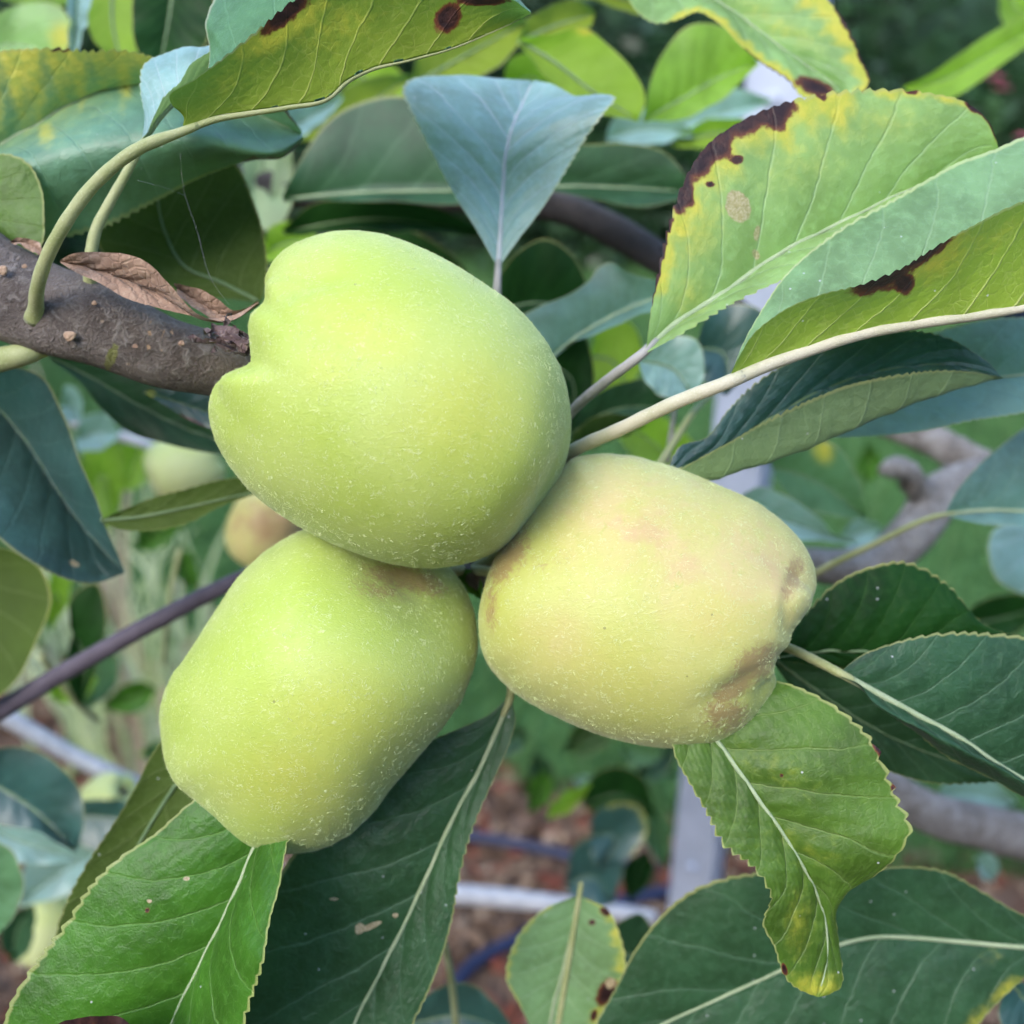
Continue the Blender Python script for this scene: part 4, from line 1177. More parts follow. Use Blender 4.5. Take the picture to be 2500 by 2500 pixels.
# lower left bright leaf
leaf(TA, 'green', .216, [
    ([6, 2, 0], [(620, 1880), (540, 1915), (470, 1955), (382, 2030), (285, 2100), (215, 2172), (170, 2240), (115, 2315), (62, 2390), (28, 2450), (10, 2510), (20, 2600), (150, 2720)]),
    ([6, 3, 4], [(690, 1900), (655, 1990), (614, 2085), (560, 2210), (505, 2320), (440, 2450), (370, 2590), (160, 2726)]),
    ([6, -18, -10], [(720, 1930), (712, 2010), (695, 2090), (682, 2160), (655, 2260), (638, 2345), (612, 2430), (595, 2510), (520, 2640), (330, 2720), (170, 2730)])],
    vis=('L', 'T'), teeth=(32, .7), rib='midrib_pale', ribr=(.62, .25), riboff=.1, relief=.45, bulge=.09, wave=.6, nu=90, nv=240,
    marks=[('b', 360, 2222, 6, 8, 0), ('b', 205, 2150, 7, 4, 0), ('s', 455, 2145, 8, 5, 0), ('s', 365, 2200, 7, 6, 0)], petiole=[(1080, 1560, .262), (930, 1680, .255), (780, 1800, .24)], prad=(1.2, 1.0), label='bright green leaf with pale veins at the lower left')
# burnt leaf margin peeping in at the bottom edge
leaf(TA, 'lime', .20, [(0, [(110, 2520), (160, 2492), (220, 2480), (290, 2488), (340, 2515), (380, 2560)]), (2, [(100, 2560), (180, 2560), (280, 2570), (380, 2600)]), (0, [(100, 2600), (180, 2640), (280, 2650), (380, 2620)])],
    vis=('L', 'T'), hi=False, marks=[('eb', -1, 0, 1, .5), ('ey', -1, 0, 1, .9)], label='burnt reddish leaf edge at the bottom left')
# big dark leaf, bottom centre-left
leaf(TA, 'dark', .240, [
    ([4, 2, 2], [(1238, 1705), (1200, 1740), (1140, 1770), (1000, 1830), (850, 1940), (720, 2080), (630, 2250), (590, 2420), (590, 2560), (640, 2700), (760, 2790)]),
    ([4, 4, 4], [(1244, 1708), (1210, 1790), (1170, 1880), (1110, 1990), (1055, 2110), (1000, 2230), (930, 2370), (860, 2510), (770, 2790)]),
    ([4, 0, 2], [(1250, 1706), (1258, 1760), (1245, 1810), (1215, 1880), (1178, 1960), (1145, 2050), (1120, 2150), (1100, 2260), (1070, 2360), (1005, 2505), (900, 2700), (780, 2795)])],
    vis=('L', 'T'), teeth=(42, .45), rib='midrib_pale', ribr=(.7, .35), riboff=.1, relief=.4, bulge=.06, wave=.6, nu=90, nv=240,
    marks=[('s', 905, 2262, 38, 9, -25, .8), ('s', 878, 2268, 14, 18, 0, .75), ('s', 965, 2235, 10, 8, 0, .7), ('s', 815, 2195, 12, 4, 0)], petiole=[(1190, 1500, .262), (1230, 1600, .252)], prad=(1.3, 1.05), label='large dark green leaf hanging below the gap between the apples')
# dull leaf behind the lower left apple
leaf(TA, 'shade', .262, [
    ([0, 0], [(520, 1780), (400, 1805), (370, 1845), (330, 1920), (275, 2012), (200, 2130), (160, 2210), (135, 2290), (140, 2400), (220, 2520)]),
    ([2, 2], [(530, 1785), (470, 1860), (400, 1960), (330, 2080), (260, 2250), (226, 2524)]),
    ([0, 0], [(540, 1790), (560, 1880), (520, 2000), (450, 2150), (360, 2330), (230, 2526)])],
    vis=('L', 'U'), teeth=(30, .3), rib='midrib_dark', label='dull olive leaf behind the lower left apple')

# left edge: big dark leaf, two-toned by its fold
leaf(TA, 'teal', .285, [
    ([-6, -16, -2], [(-60, 905), (40, 895), (100, 922), (150, 1000), (195, 1110), (235, 1220), (270, 1310), (304, 1392)]),
    ([6, 8, 2], [(-70, 930), (0, 1000), (70, 1085), (130, 1180), (195, 1275), (250, 1340), (303, 1396)]),
    ([-6, -20, 0], [(-120, 960), (-140, 1100), (-90, 1240), (-10, 1310), (70, 1372), (150, 1412), (230, 1424), (302, 1400)])],
    vis=('L', 'T'), teeth=(40, .25), rib='midrib_dark', ribr=(.5, .15), marks=[('s', 180, 1375, 22, 12, 15, .65)], petiole=[(-300, 800, .28), (-160, 880, .284)], label='big two-toned dark blue leaf at the left edge')
leaf(TA, 'shade', .33, [(0, [(-200, 1250), (-60, 1320), (40, 1350), (100, 1390), (125, 1450), (95, 1560), (40, 1660), (-40, 1720), (-120, 1740)]), (3, [(-205, 1260), (-120, 1400), (-60, 1520), (-60, 1640), (-122, 1745)]),
    (0, [(-210, 1270), (-240, 1400), (-220, 1600), (-126, 1748)])], vis=('L', 'U'), hi=False, label='dull green leaf below the two-toned leaf at the left edge')
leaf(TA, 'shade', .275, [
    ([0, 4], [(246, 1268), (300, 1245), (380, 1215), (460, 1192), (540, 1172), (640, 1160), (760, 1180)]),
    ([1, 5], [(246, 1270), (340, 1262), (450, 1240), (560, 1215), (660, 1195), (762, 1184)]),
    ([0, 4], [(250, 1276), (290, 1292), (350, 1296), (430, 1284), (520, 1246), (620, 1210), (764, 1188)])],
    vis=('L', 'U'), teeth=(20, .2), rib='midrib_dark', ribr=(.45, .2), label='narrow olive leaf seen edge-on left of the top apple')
leaf(TA, 'dark', .30, [(0, [(120, 860), (200, 850), (330, 880), (450, 930), (560, 1000), (640, 1100)]), (2, [(120, 870), (220, 920), (340, 990), (460, 1050), (645, 1110)]), (0, [(125, 880), (190, 930), (250, 1000), (310, 1052), (400, 1082), (520, 1108), (640, 1116)])],
    vis=('R', 'T'), hi=False, rib='midrib_dark', label='dark leaf under the brown branch')
leaf(TA, 'teal', .275, [(0, [(352, 952), (420, 950), (520, 958), (620, 1000)]), (1, [(352, 956), (430, 980), (520, 1010), (625, 1030)]), (0, [(356, 962), (400, 988), (450, 1020), (520, 1048), (625, 1044)])],
    vis=('R', 'T'), hi=False, marks=[('b', 470, 1030, 50, 9, 25, .75), ('y', 366, 962, 12, 9, 0)], label='small leaf with a red edge below the branch end')

# upper left: rolled leaf
leaf(TA, 'sea', .245, [
    ([4, 2, 4, 6], [(-160, 250), (-70, 150), (0, 125), (60, 120), (140, 120), (220, 128), (300, 126), (380, 140), (480, 170), (600, 215), (690, 262), (738, 320)]),
    ([14, 16, 16, 10], [(-160, 360), (-60, 375), (60, 320), (200, 240), (340, 205), (480, 230), (620, 275), (738, 328)]),
    ([-6, -9, -8, 2], [(-150, 460), (-40, 440), (75, 408), (180, 386), (300, 370), (420, 357), (520, 362), (610, 378), (680, 376), (740, 336)]),
    ([6, 6, 5, 6], [(-130, 560), (0, 590), (110, 588), (200, 570), (275, 545), (340, 512), (400, 484), (470, 445), (540, 412), (620, 390), (690, 384), (740, 342)])],
    vis=('L', 'T'), teeth=(44, .85), rib='midrib_pale', ribr=(.5, .2), riboff=-.1, relief=.35, wave=.3, nu=84, nv=240,
    marks=[('ey', -1, 0, .66, 1.0, .72), ('y', 120, 260, 260, 90, -25, .3), ('eb', -1, .32, .4, .05), ('y', 235, 150, 18, 24, 0, .8), ('y', 90, 220, 16, 26, 10, .8), ('y', 310, 220, 14, 26, 0, .6), ('y', 112, 325, 24, 34, 0, .6), ('y', 60, 170, 120, 40, 0, .5), ('eb', -1, .82, 1, .14), ('eb', 1, .80, 1, .22)],
    label='rolled leaf with a toothed edge at the upper left')
# folded leaf, top centre, on the long arching stalk
leaf(TA, 'olive', .200, [
    ([2, -3, -4, -2, 6], [(452, 268), (425, 262), (412, 240), (470, 195), (540, 145), (620, 80), (720, 0), (830, -60), (960, -90), (1120, -60), (1250, 0), (1296, 30)]),
    ([3, 4, 6, 8, 10], [(446, 312), (520, 285), (600, 272), (700, 258), (800, 238), (850, 195), (900, 170), (1000, 145), (1100, 118), (1200, 78), (1296, 34)]),
    ([6, 16, 22, 24, 14], [(450, 300), (480, 230), (506, 165), (508, 110), (500, 60), (530, -10), (620, -80), (760, -140), (960, -160), (1160, -120), (1298, 28)])],
    vis=('L', 'U'), teeth=(34, .4), petiole=[(88, 775, .2215), (92, 700, .213), (108, 645, .209), (150, 560, .205), (240, 440, .2025), (340, 362, .2015)], prad=(1.6, 1.3), rib='petiole', ribr=(.75, .08), riboff=.9, markside=-1,
    bulge=.09, relief=.3, wave=.4, nu=84, nv=220,
    marks=[('b', 700, 30, 85, 26, -40), ('y', 690, 70, 110, 32, -32, 1.0), ('y', 820, 60, 140, 60, -20, .35), ('b', 1090, 45, 30, 40, 20), ('b', 1180, 0, 60, 14, 0), ('y', 560, 190, 90, 40, -35, .3)],
    label='folded olive leaf on an arching stalk, top centre')
# bluish leaf on the second stalk
leaf(TA, 'pale', .222, [
    ([-2, -4, 0], [(360, 322), (385, 270), (425, 215), (470, 160), (508, 126), (560, 90), (620, 60)]),
    ([0, 2, 2], [(345, 350), (390, 285), (440, 235), (500, 175), (560, 125), (625, 64)]),
    ([2, 8, 6], [(350, 330), (350, 270), (344, 215), (352, 172), (385, 138), (435, 114), (505, 110), (570, 80), (622, 56)])],
    vis=('R', 'T'), teeth=(24, .5), petiole=[(222, 720, .226), (220, 640, .222), (235, 560, .221), (265, 500, .221), (310, 420, .221)], prad=(1.55, 1.0), rib='midrib_pale', ribr=(.7, .3), relief=.25, label='pale bluish leaf on the second stalk of the branch')
# olive leaf behind the stalks
leaf(TA, 'shade', .275, [
    ([0, 0], [(640, 730), (652, 640), (640, 560), (615, 480), (585, 410), (540, 360), (480, 320), (360, 290)]),
    ([2, 2], [(630, 735), (540, 690), (450, 650), (400, 560), (380, 440), (355, 295)]),
    ([0, 0], [(620, 738), (500, 722), (380, 705), (280, 660), (235, 580), (240, 470), (290, 360), (350, 300)])],
    vis=('L', 'U'), teeth=(30, .3), rib='midrib_dark', label='flat olive leaf behind the stalks at the left')
leaf(TA, 'dull', .236, [(0, [(-120, 420), (-40, 385), (30, 380), (70, 400), (98, 455), (108, 530), (104, 590), (60, 660), (-20, 700)]), (2, [(-125, 430), (-60, 520), (-30, 600), (-24, 704)]), (0, [(-130, 440), (-140, 540), (-100, 640), (-30, 706)])],
    vis=('L', 'T'), teeth=(24, .3), rib='midrib_dark', label='small olive leaf at the left edge above the branch')
# dead brown leaf lying along the branch
leaf(TA, 'dead', .2125, [
    ([2, -2, -2, 4], [(148, 634), (175, 620), (240, 618), (320, 624), (370, 648), (410, 690), (440, 730), (500, 770), (560, 782), (630, 740)]),
    ([3, 4, 4, 6], [(146, 638), (220, 655), (300, 680), (380, 715), (440, 745), (500, 778), (560, 772), (632, 738)]),
    ([2, 0, 2, 5], [(148, 642), (200, 672), (260, 700), (320, 730), (390, 752), (450, 772), (510, 786), (565, 784), (632, 744)])],
    vis=('L', 'T'), rib=None, relief=.5, wave=.8, bulge=.12, name='dead_leaf', label='dry brown leaf lying along the branch')
leaf(TA, 'dead', .2165, [([0, 2], [(425, 690), (470, 700), (520, 720), (570, 760), (630, 735)]), ([3, 4], [(430, 700), (480, 735), (560, 770), (632, 740)]), ([0, 3], [(432, 715), (480, 760), (550, 782), (632, 744)])],
    vis=('L', 'T'), rib=None, relief=.3, wave=.5, name='dead_leaf', hi=False)
leaf(TA, 'dead', .225, [(0, [(20, 585), (60, 580), (100, 600), (120, 622)]), (1, [(24, 590), (60, 592), (98, 612), (118, 626)]), (0, [(30, 596), (60, 604), (95, 622), (116, 630)])], vis=('L', 'T'), rib=None, name='dead_leaf', hi=False)

# upper right: yellow and violet edged leaf
leaf(TA, 'lime', .275, [
    ([0, 0, 0], [(1500, -120), (1520, -40), (1545, 15), (1600, 54), (1650, 48), (1705, 28), (1745, 52), (1800, 110), (1870, 160), (1920, 192), (1965, 238), (2000, 236), (2060, 226)]),
    ([4, 4, 2], [(1510, -130), (1640, -60), (1780, 20), (1900, 110), (2000, 180), (2066, 226)]),
    ([0, 0, 0], [(1530, -160), (1740, -140), (1900, -90), (2000, -20), (2055, 50), (2100, 140), (2122, 205), (2110, 222), (2070, 228)])],
    vis=('L', 'T'), teeth=(40, .4), rib='midrib_pale', ribr=(.5, .2), wave=.7,
    marks=[('b', 1990, 212, 52, 20, 20), ('ey', -1, .3, 1, .3), ('ey', 1, .4, 1, .35), ('eb', 1, .66, .98, .05), ('eb', -1, .6, .85, .05), ('y', 1900, 60, 160, 40, 30, .4)],
    label='pale leaf with yellow and violet edge at the top right')
leaf(TB, 'bright', .42, [(0, [(2205, 212), (2260, 188), (2330, 140), (2420, 80), (2520, 30), (2700, 10)]), (3, [(2205, 216), (2300, 195), (2420, 130), (2520, 75), (2705, 20)]), (0, [(2210, 222), (2300, 245), (2390, 200), (2450, 155), (2520, 105), (2710, 30)])],
    vis=('L', 'T'), hi=False, label='yellow-green leaf reaching in at the top right corner')

# ------------------------------------------------------------------ leaves farther back (out of focus)
def back_leaf(tree, mat, d, left, midr, right, face='T', marks=(), label=None, rib='midrib_dark'):
    return leaf(tree, mat, d, [(0, left), (d * 12, midr), (0, right)], vis=('L', face), hi=False, rib=rib, ribr=(.8, .3), marks=marks, label=label, bulge=.05, wave=1.0)


B = back_leaf
B(TA, 'bright', .36, [(1572, 292), (1585, 210), (1625, 120), (1672, 68), (1740, 60), (1830, 120), (1850, 150)], [(1570, 294), (1660, 245), (1760, 190), (1852, 152)], [(1575, 298), (1680, 285), (1780, 230), (1854, 156)], 'T', label='bright leaf behind the violet-edged leaf')
B(TA, 'bright', .34, [(1268, 95), (1340, 85), (1420, 66), (1490, 115), (1550, 180), (1575, 240), (1560, 292)], [(1266, 100), (1350, 150), (1440, 220), (1558, 294)], [(1268, 110), (1330, 190), (1440, 262), (1555, 298)], 'U', marks=[('y', 1430, 74, 30, 10, 0)], label='fresh green leaf above right of the pale triangular leaf')
B(TA, 'olive', .37, [(1262, 100), (1290, 50), (1350, 10), (1430, 5), (1450, 30)], [(1264, 106), (1340, 70), (1452, 34)], [(1268, 112), (1360, 108), (1440, 62), (1454, 38)], 'U')
B(TA, 'olive', .38, [(1000, 205), (1020, 130), (1100, 70), (1200, 40), (1290, 45)], [(1005, 210), (1130, 140), (1292, 50)], [(1010, 215), (1120, 200), (1230, 150), (1294, 56)], 'U')
B(TA, 'bright', .40, [(1230, 200), (1240, 150), (1280, 130), (1340, 170), (1370, 230)], [(1235, 205), (1300, 190), (1372, 234)], [(1240, 215), (1300, 225), (1374, 240)], 'T')
B(TA, 'olive', .39, [(1300, -40), (1400, -10), (1480, 10), (1560, 40), (1600, 30)], [(1300, -50), (1450, -20), (1604, 24)], [(1305, -60), (1450, -60), (1606, 18)], 'U')
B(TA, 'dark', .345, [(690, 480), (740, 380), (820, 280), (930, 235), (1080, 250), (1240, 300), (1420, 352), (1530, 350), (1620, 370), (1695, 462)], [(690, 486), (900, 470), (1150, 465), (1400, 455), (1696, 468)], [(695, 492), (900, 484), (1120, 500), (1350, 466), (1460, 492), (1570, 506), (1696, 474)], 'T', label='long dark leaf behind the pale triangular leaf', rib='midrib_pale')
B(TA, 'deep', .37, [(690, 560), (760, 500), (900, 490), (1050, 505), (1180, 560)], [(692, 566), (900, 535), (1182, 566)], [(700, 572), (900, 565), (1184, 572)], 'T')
B(TA, 'bright', .39, [(640, 610), (655, 560), (700, 540), (760, 560), (800, 600)], [(642, 616), (720, 590), (802, 606)], [(645, 640), (720, 640), (804, 612)], 'T')
B(TA, 'deep', .41, [(830, 560), (900, 535), (1000, 560), (1120, 640), (1180, 740)], [(832, 566), (960, 610), (1182, 746)], [(836, 574), (950, 660), (1100, 740), (1180, 752)], 'T')
B(TA, 'bright', .46, [(880, 150), (960, 160), (1000, 220), (1010, 300)], [(870, 160), (920, 240), (1005, 306)], [(860, 170), (830, 240), (880, 300), (1000, 312)], 'U')
B(TA, 'olive', .44, [(690, 330), (780, 260), (900, 190), (1000, 180)], [(690, 340), (830, 290), (1002, 190)], [(700, 350), (850, 330), (1004, 200)], 'U')
B(TA, 'pale', .44, [(1480, 330), (1500, 285), (1560, 262), (1640, 280), (1690, 320)], [(1480, 336), (1580, 315), (1692, 326)], [(1485, 346), (1580, 352), (1690, 335)], 'T')
B(TA, 'pale', .46, [(1510, 345), (1590, 285), (1680, 240), (1800, 215), (1880, 240)], [(1514, 350), (1680, 300), (1882, 246)], [(1520, 356), (1650, 345), (1780, 300), (1884, 252)], 'T', label='pale blurred leaf left of the burnt leaf')
B(TA, 'bright', .44, [(1640, 345), (1700, 300), (1800, 290), (1900, 330)], [(1642, 350), (1760, 325), (1902, 336)], [(1645, 358), (1760, 365), (1900, 344)], 'U')
B(TA, 'blue', .30, [(1340, 875), (1280, 805), (1272, 778), (1310, 752), (1400, 712), (1440, 682), (1465, 648), (1490, 640), (1530, 662), (1600, 682), (1700, 690)], [(1345, 872), (1400, 830), (1480, 780), (1580, 735), (1702, 696)], [(1350, 874), (1440, 820), (1560, 770), (1650, 740), (1704, 702)], 'T', label='bluish leaf beside the right shoulder of the top apple', rib='midrib_pale')
B(TA, 'deep', .33, [(1180, 760), (1210, 690), (1260, 620), (1330, 582), (1390, 615), (1430, 690), (1440, 760)], [(1190, 770), (1300, 740), (1442, 766)], [(1200, 800), (1300, 830), (1444, 774)], 'T')
B(TA, 'deep', .35, [(1340, 880), (1370, 820), (1420, 800), (1440, 850), (1445, 960), (1400, 1040)], [(1350, 890), (1390, 920), (1398, 1044)], [(1345, 900), (1350, 980), (1394, 1046)], 'T')
B(TA, 'bright', .43, [(1440, 860), (1470, 790), (1540, 790), (1570, 860), (1540, 960)], [(1440, 870), (1490, 880), (1536, 966)], [(1440, 880), (1450, 950), (1530, 970)], 'U')
B(TA, 'dark', .34, [(1380, 1060), (1430, 980), (1520, 935), (1600, 930), (1640, 990)], [(1382, 1066), (1500, 1000), (1642, 996)], [(1386, 1074), (1500, 1050), (1642, 1004)], 'T')
B(TA, 'shade', .33, [(1385, 1090), (1430, 1030), (1520, 1010), (1570, 1030)], [(1387, 1096), (1480, 1060), (1572, 1036)], [(1390, 1102), (1480, 1085), (1572, 1042)], 'T')
B(TA, 'pale', .31, [(1555, 870), (1580, 840), (1640, 820), (1700, 830), (1720, 900), (1700, 970)], [(1560, 880), (1640, 900), (1698, 976)], [(1560, 890), (1600, 960), (1694, 980)], 'T')
B(TA, 'teal', .34, [(1700, 840), (1720, 780), (1800, 740), (1860, 760), (1870, 860), (1780, 960)], [(1702, 850), (1760, 860), (1776, 964)], [(1706, 870), (1720, 930), (1772, 966)], 'T')
B(TA, 'bright', .45, [(1480, 1010), (1560, 1000), (1640, 1030), (1700, 1100), (1690, 1180)], [(1485, 1020), (1580, 1070), (1688, 1184)], [(1490, 1035), (1540, 1110), (1684, 1188)], 'T')
B(TB, 'olive', .40, [(1880, 1130), (1900, 1090), (1960, 1070), (2040, 1090), (2090, 1160), (2120, 1260)], [(1885, 1140), (1980, 1170), (2118, 1264)], [(1890, 1160), (1960, 1240), (2040, 1260), (2116, 1266)], 'T', marks=[('y', 2010, 1100, 26, 30, 0, .8)], label='yellowish leaf in the gap right above the right apple')
B(TB, 'pale', .37, [(1800, 1215), (1840, 1190), (1920, 1210), (1990, 1260), (2050, 1310), (2095, 1320)], [(1802, 1222), (1920, 1270), (2094, 1324)], [(1806, 1232), (1900, 1310), (2000, 1320), (2092, 1328)], 'T')
B(TA, 'pale', .42, [(590, 400), (600, 470), (625, 545), (655, 562), (690, 545), (712, 480), (705, 400), (680, 350)], [(640, 330), (645, 450), (660, 556)], [(700, 330), (715, 420), (705, 520), (664, 560)], 'T', label='pale leaf behind the tip of the rolled leaf')
B(TA, 'pale', .40, [(660, 330), (700, 270), (770, 230), (835, 232)], [(665, 340), (750, 290), (838, 238)], [(675, 350), (760, 320), (838, 244)], 'T')
# top left background leaves
B(TA, 'lime', .40, [(-120, 160), (-60, 80), (0, 30), (80, 5), (150, 20), (180, 70), (150, 140)], [(-115, 170), (20, 110), (152, 146)], [(-110, 190), (20, 190), (150, 156)], 'T', marks=[('y', 150, 90, 30, 40, 0, .8)])
B(TA, 'pale', .35, [(165, -40), (165, 40), (170, 110), (180, 140)], [(190, -50), (185, 60), (182, 142)], [(230, -40), (215, 50), (184, 142)], 'T')
B(TA, 'bright', .38, [(190, -60), (200, 20), (230, 100), (300, 180)], [(280, -80), (275, 50), (304, 184)], [(360, -60), (360, 60), (308, 186)], 'U', label='bright leaf at the top left between two others')
B(TA, 'deep', .34, [(330, -60), (322, 40), (330, 110), (380, 190)], [(430, -80), (410, 60), (384, 194)], [(520, -40), (520, 80), (390, 196)], 'T')
B(TA, 'bright', .5, [(-100, -60), (0, -80), (150, -60), (260, 0)], [(-100, -50), (80, -30), (262, 6)], [(-100, -30), (60, 10), (264, 12)], 'T')
# left side, lower
B(TA, 'teal', .36, [(-60, 1880), (-20, 1835), (70, 1826), (150, 1870), (195, 1940), (205, 2010), (190, 2072)], [(-60, 1890), (60, 1960), (186, 2076)], [(-64, 1910), (-30, 2000), (90, 2030), (182, 2078)], 'T', label='dark blue leaf at the left edge below the dark twig')
B(TA, 'pale', .40, [(-80, 1980), (0, 1960), (90, 1990), (150, 2040), (190, 2090)], [(-80, 1990), (40, 2050), (188, 2094)], [(-80, 2010), (20, 2100), (120, 2110), (186, 2098)], 'T')
B(TA, 'olive', .34, [(-100, 2040), (-20, 2050), (30, 2080), (55, 2140), (40, 2230), (-20, 2300)], [(-100, 2060), (-40, 2160), (-24, 2304)], [(-100, 2080), (-110, 2220), (-30, 2306)], 'T')
B(TA, 'pale', .55, [(40, 2200), (60, 2120), (110, 2060), (200, 2040), (260, 2060)], [(42, 2206), (150, 2130), (262, 2066)], [(46, 2214), (170, 2180), (264, 2074)], 'T')
B(TA, 'teal', .52, [(180, 1960), (240, 1950), (310, 1960), (340, 2000)], [(180, 1990), (260, 1995), (342, 2004)], [(180, 2060), (280, 2080), (342, 2010)], 'T')
B(TA, 'deep', .45, [(170, 1530), (180, 1450), (230, 1420), (260, 1500), (230, 1640), (200, 1720)], [(175, 1540), (205, 1600), (198, 1724)], [(172, 1560), (160, 1650), (194, 1726)], 'T')
B(TA, 'bright', .6, [(120, 1430), (130, 1380), (170, 1390), (165, 1470), (130, 1530)], [(120, 1440), (145, 1460), (128, 1534)], [(115, 1450), (110, 1500), (124, 1536)], 'T')
B(TA, 'pale', .55, [(180, 1060), (200, 1020), (260, 1010), (290, 1050)], [(182, 1070), (240, 1055), (292, 1056)], [(190, 1100), (240, 1100), (292, 1064)], 'T')
B(TA, 'pale', .5, [(150, 980), (160, 940), (190, 950), (200, 1020)], [(148, 990), (170, 990), (198, 1024)], [(146, 1000), (160, 1030), (194, 1026)], 'T')
B(TA, 'bright', .62, [(200, 1230), (220, 1080), (270, 1060), (300, 1150), (290, 1250)], [(204, 1240), (250, 1160), (288, 1256)], [(210, 1260), (250, 1270), (286, 1260)], 'T')
# bottom centre background
B(TA, 'bright', .60, [(1335, 1990), (1350, 1965), (1390, 1930), (1440, 1910)], [(1336, 1996), (1390, 1955), (1442, 1914)], [(1340, 2002), (1400, 1975), (1444, 1918)], 'T')
B(TA, 'teal', .62, [(1440, 2030), (1450, 1990), (1500, 1960), (1560, 1970), (1580, 2020), (1540, 2090), (1470, 2120)], [(1445, 2040), (1500, 2040), (1468, 2124)], [(1442, 2060), (1446, 2090), (1464, 2124)], 'T', marks=[('ey', -1, .2, .8, .14, .6)], label='yellow-edged leaf left of the metal post')
B(TA, 'teal', .66, [(1380, 2150), (1410, 2060), (1470, 2040), (1520, 2100), (1500, 2200)], [(1384, 2160), (1440, 2140), (1498, 2206)], [(1390, 2180), (1430, 2220), (1494, 2208)], 'T')
B(TA, 'deep', .7, [(1420, 1960), (1440, 1900), (1500, 1870), (1570, 1900), (1600, 1980)], [(1424, 1966), (1510, 1940), (1602, 1986)], [(1430, 1974), (1510, 2000), (1602, 1994)], 'T')
B(TA, 'olive', .75, [(1500, 1870), (1530, 1820), (1600, 1820), (1650, 1880)], [(1504, 1876), (1580, 1860), (1652, 1886)], [(1510, 1884), (1580, 1910), (1652, 1894)], 'T')
B(TA, 'teal', .36, [(1000, 2480), (1050, 2420), (1120, 2400), (1200, 2440), (1260, 2520)], [(1000, 2500), (1120, 2480), (1262, 2528)], [(1000, 2540), (1120, 2560), (1262, 2536)], 'T')
B(TA, 'dark', .42, [(1480, 2330), (1500, 2260), (1560, 2230), (1600, 2290), (1580, 2400)], [(1484, 2340), (1540, 2330), (1578, 2406)], [(1490, 2360), (1520, 2400), (1574, 2410)], 'T')
wood(TA, 'twig', [(1115, 2620, .34), (1112, 2480, .33), (1100, 2380, .325), (1085, 2300, .32), (1060, 2200, .31)], [1.3, 1.2, 1.2, 1.1, 1.0], 'petiole', n=24)
# petioles behind the gap on the right
wood(TA, 'twig', [(1600, 1150, .30), (1645, 1080, .31), (1690, 1010, .32), (1740, 960, .34)], [1.1, 1.1, 1.0, .9], 'petiole', n=20)
wood(TA, 'twig', [(1630, 1130, .33), (1640, 1050, .33), (1650, 970, .33), (1655, 860, .32)], [.9, .9, .8, .7], 'petiole_lilac', n=20)
# right side
B(TB, 'deep', .52, [(2330, 1520), (2390, 1470), (2460, 1450), (2560, 1470)], [(2330, 1530), (2440, 1510), (2562, 1478)], [(2340, 1545), (2450, 1560), (2562, 1486)], 'T')
B(TB, 'pale', .6, [(2290, 1930), (2330, 1890), (2420, 1900), (2480, 1950)], [(2294, 1936), (2390, 1940), (2482, 1956)], [(2300, 1950), (2390, 1985), (2482, 1964)], 'T')
B(TB, 'pale', .6, [(2380, 2090), (2410, 2080), (2440, 2110), (2430, 2150)], [(2382, 2096), (2412, 2120), (2428, 2154)], [(2384, 2110), (2400, 2145), (2424, 2156)], 'T')
B(TB, 'bright', .55, [(2440, -20), (2440, 40), (2470, 70), (2540, 40)], [(2460, -30), (2480, 20), (2544, 36)], [(2490, -50), (2540, -20), (2546, 30)], 'T')
# blurred growth below the right apple and left of the lower one
rl = np.random.default_rng(21)
def loose(tree, x, y, d, L, ang, kind, face='T'):
    a = math.radians(ang); cx, cy = math.cos(a), -math.sin(a); w = L * rl.uniform(.22, .32)
    pt = lambda t, o: (x + cx * L * t - cy * o, y + cy * L * t + cx * o)
    cb = rl.uniform(-.12, .12) * L
    B(tree, kind, d, [pt(0, 2), pt(.25, w * .85 + cb * .5), pt(.5, w + cb), pt(.78, w * .6 + cb * .6), pt(1, 2)], [pt(0, 0), pt(.5, cb), pt(1, 0)], [pt(0, -2), pt(.25, -w * .85 + cb * .5), pt(.5, -w + cb), pt(.78, -w * .6 + cb * .6), pt(1, -2)], face)
for x, y, d, L, an, kd in ((1290, 1790, .8, 110, 200, 'dark'), (1380, 1830, .78, 120, 20, 'shade'), (1460, 1800, .82, 100, 140, 'dark'), (1330, 1880, .76, 90, 250, 'green'), (1560, 1900, .72, 120, 60, 'dark'), (1600, 1980, .74, 110, 280, 'olive'),
                           (1270, 1930, .9, 80, 10, 'shade'), (1580, 2080, .7, 100, 250, 'deep'), (1400, 1900, .84, 80, 330, 'pale'), (1620, 1840, .7, 90, 170, 'olive'), (1300, 1840, .85, 90, 300, 'dark'), (1510, 1850, .78, 90, 20, 'green'),
                           (230, 1110, .7, 150, 280, 'bright'), (300, 1200, .68, 140, 70, 'bright'), (330, 1340, .72, 120, 30, 'green'), (240, 1560, .62, 140, 260, 'olive'), (120, 1700, .6, 100, 20, 'bright'), (380, 1680, .8, 110, 200, 'green'),
                           (480, 1440, .8, 100, 110, 'green'), (350, 1830, .7, 90, 340, 'olive'), (430, 1810, .75, 80, 200, 'lime'), (2110, 1180, .9, 80, 80, 'green'), (2420, 1520, .8, 100, 30, 'bright'), (2050, 1320, .62, 90, 15, 'pale'),
                           (60, 2120, .62, 100, 30, 'pale'), (200, 2080, .66, 100, 200, 'bright'), (30, 2350, .5, 120, 70, 'dark'), (110, 2060, .6, 110, 350, 'blue')):
    loose(TA if x < 1700 else TB, x, y, d, L * 1.25, an, kd)
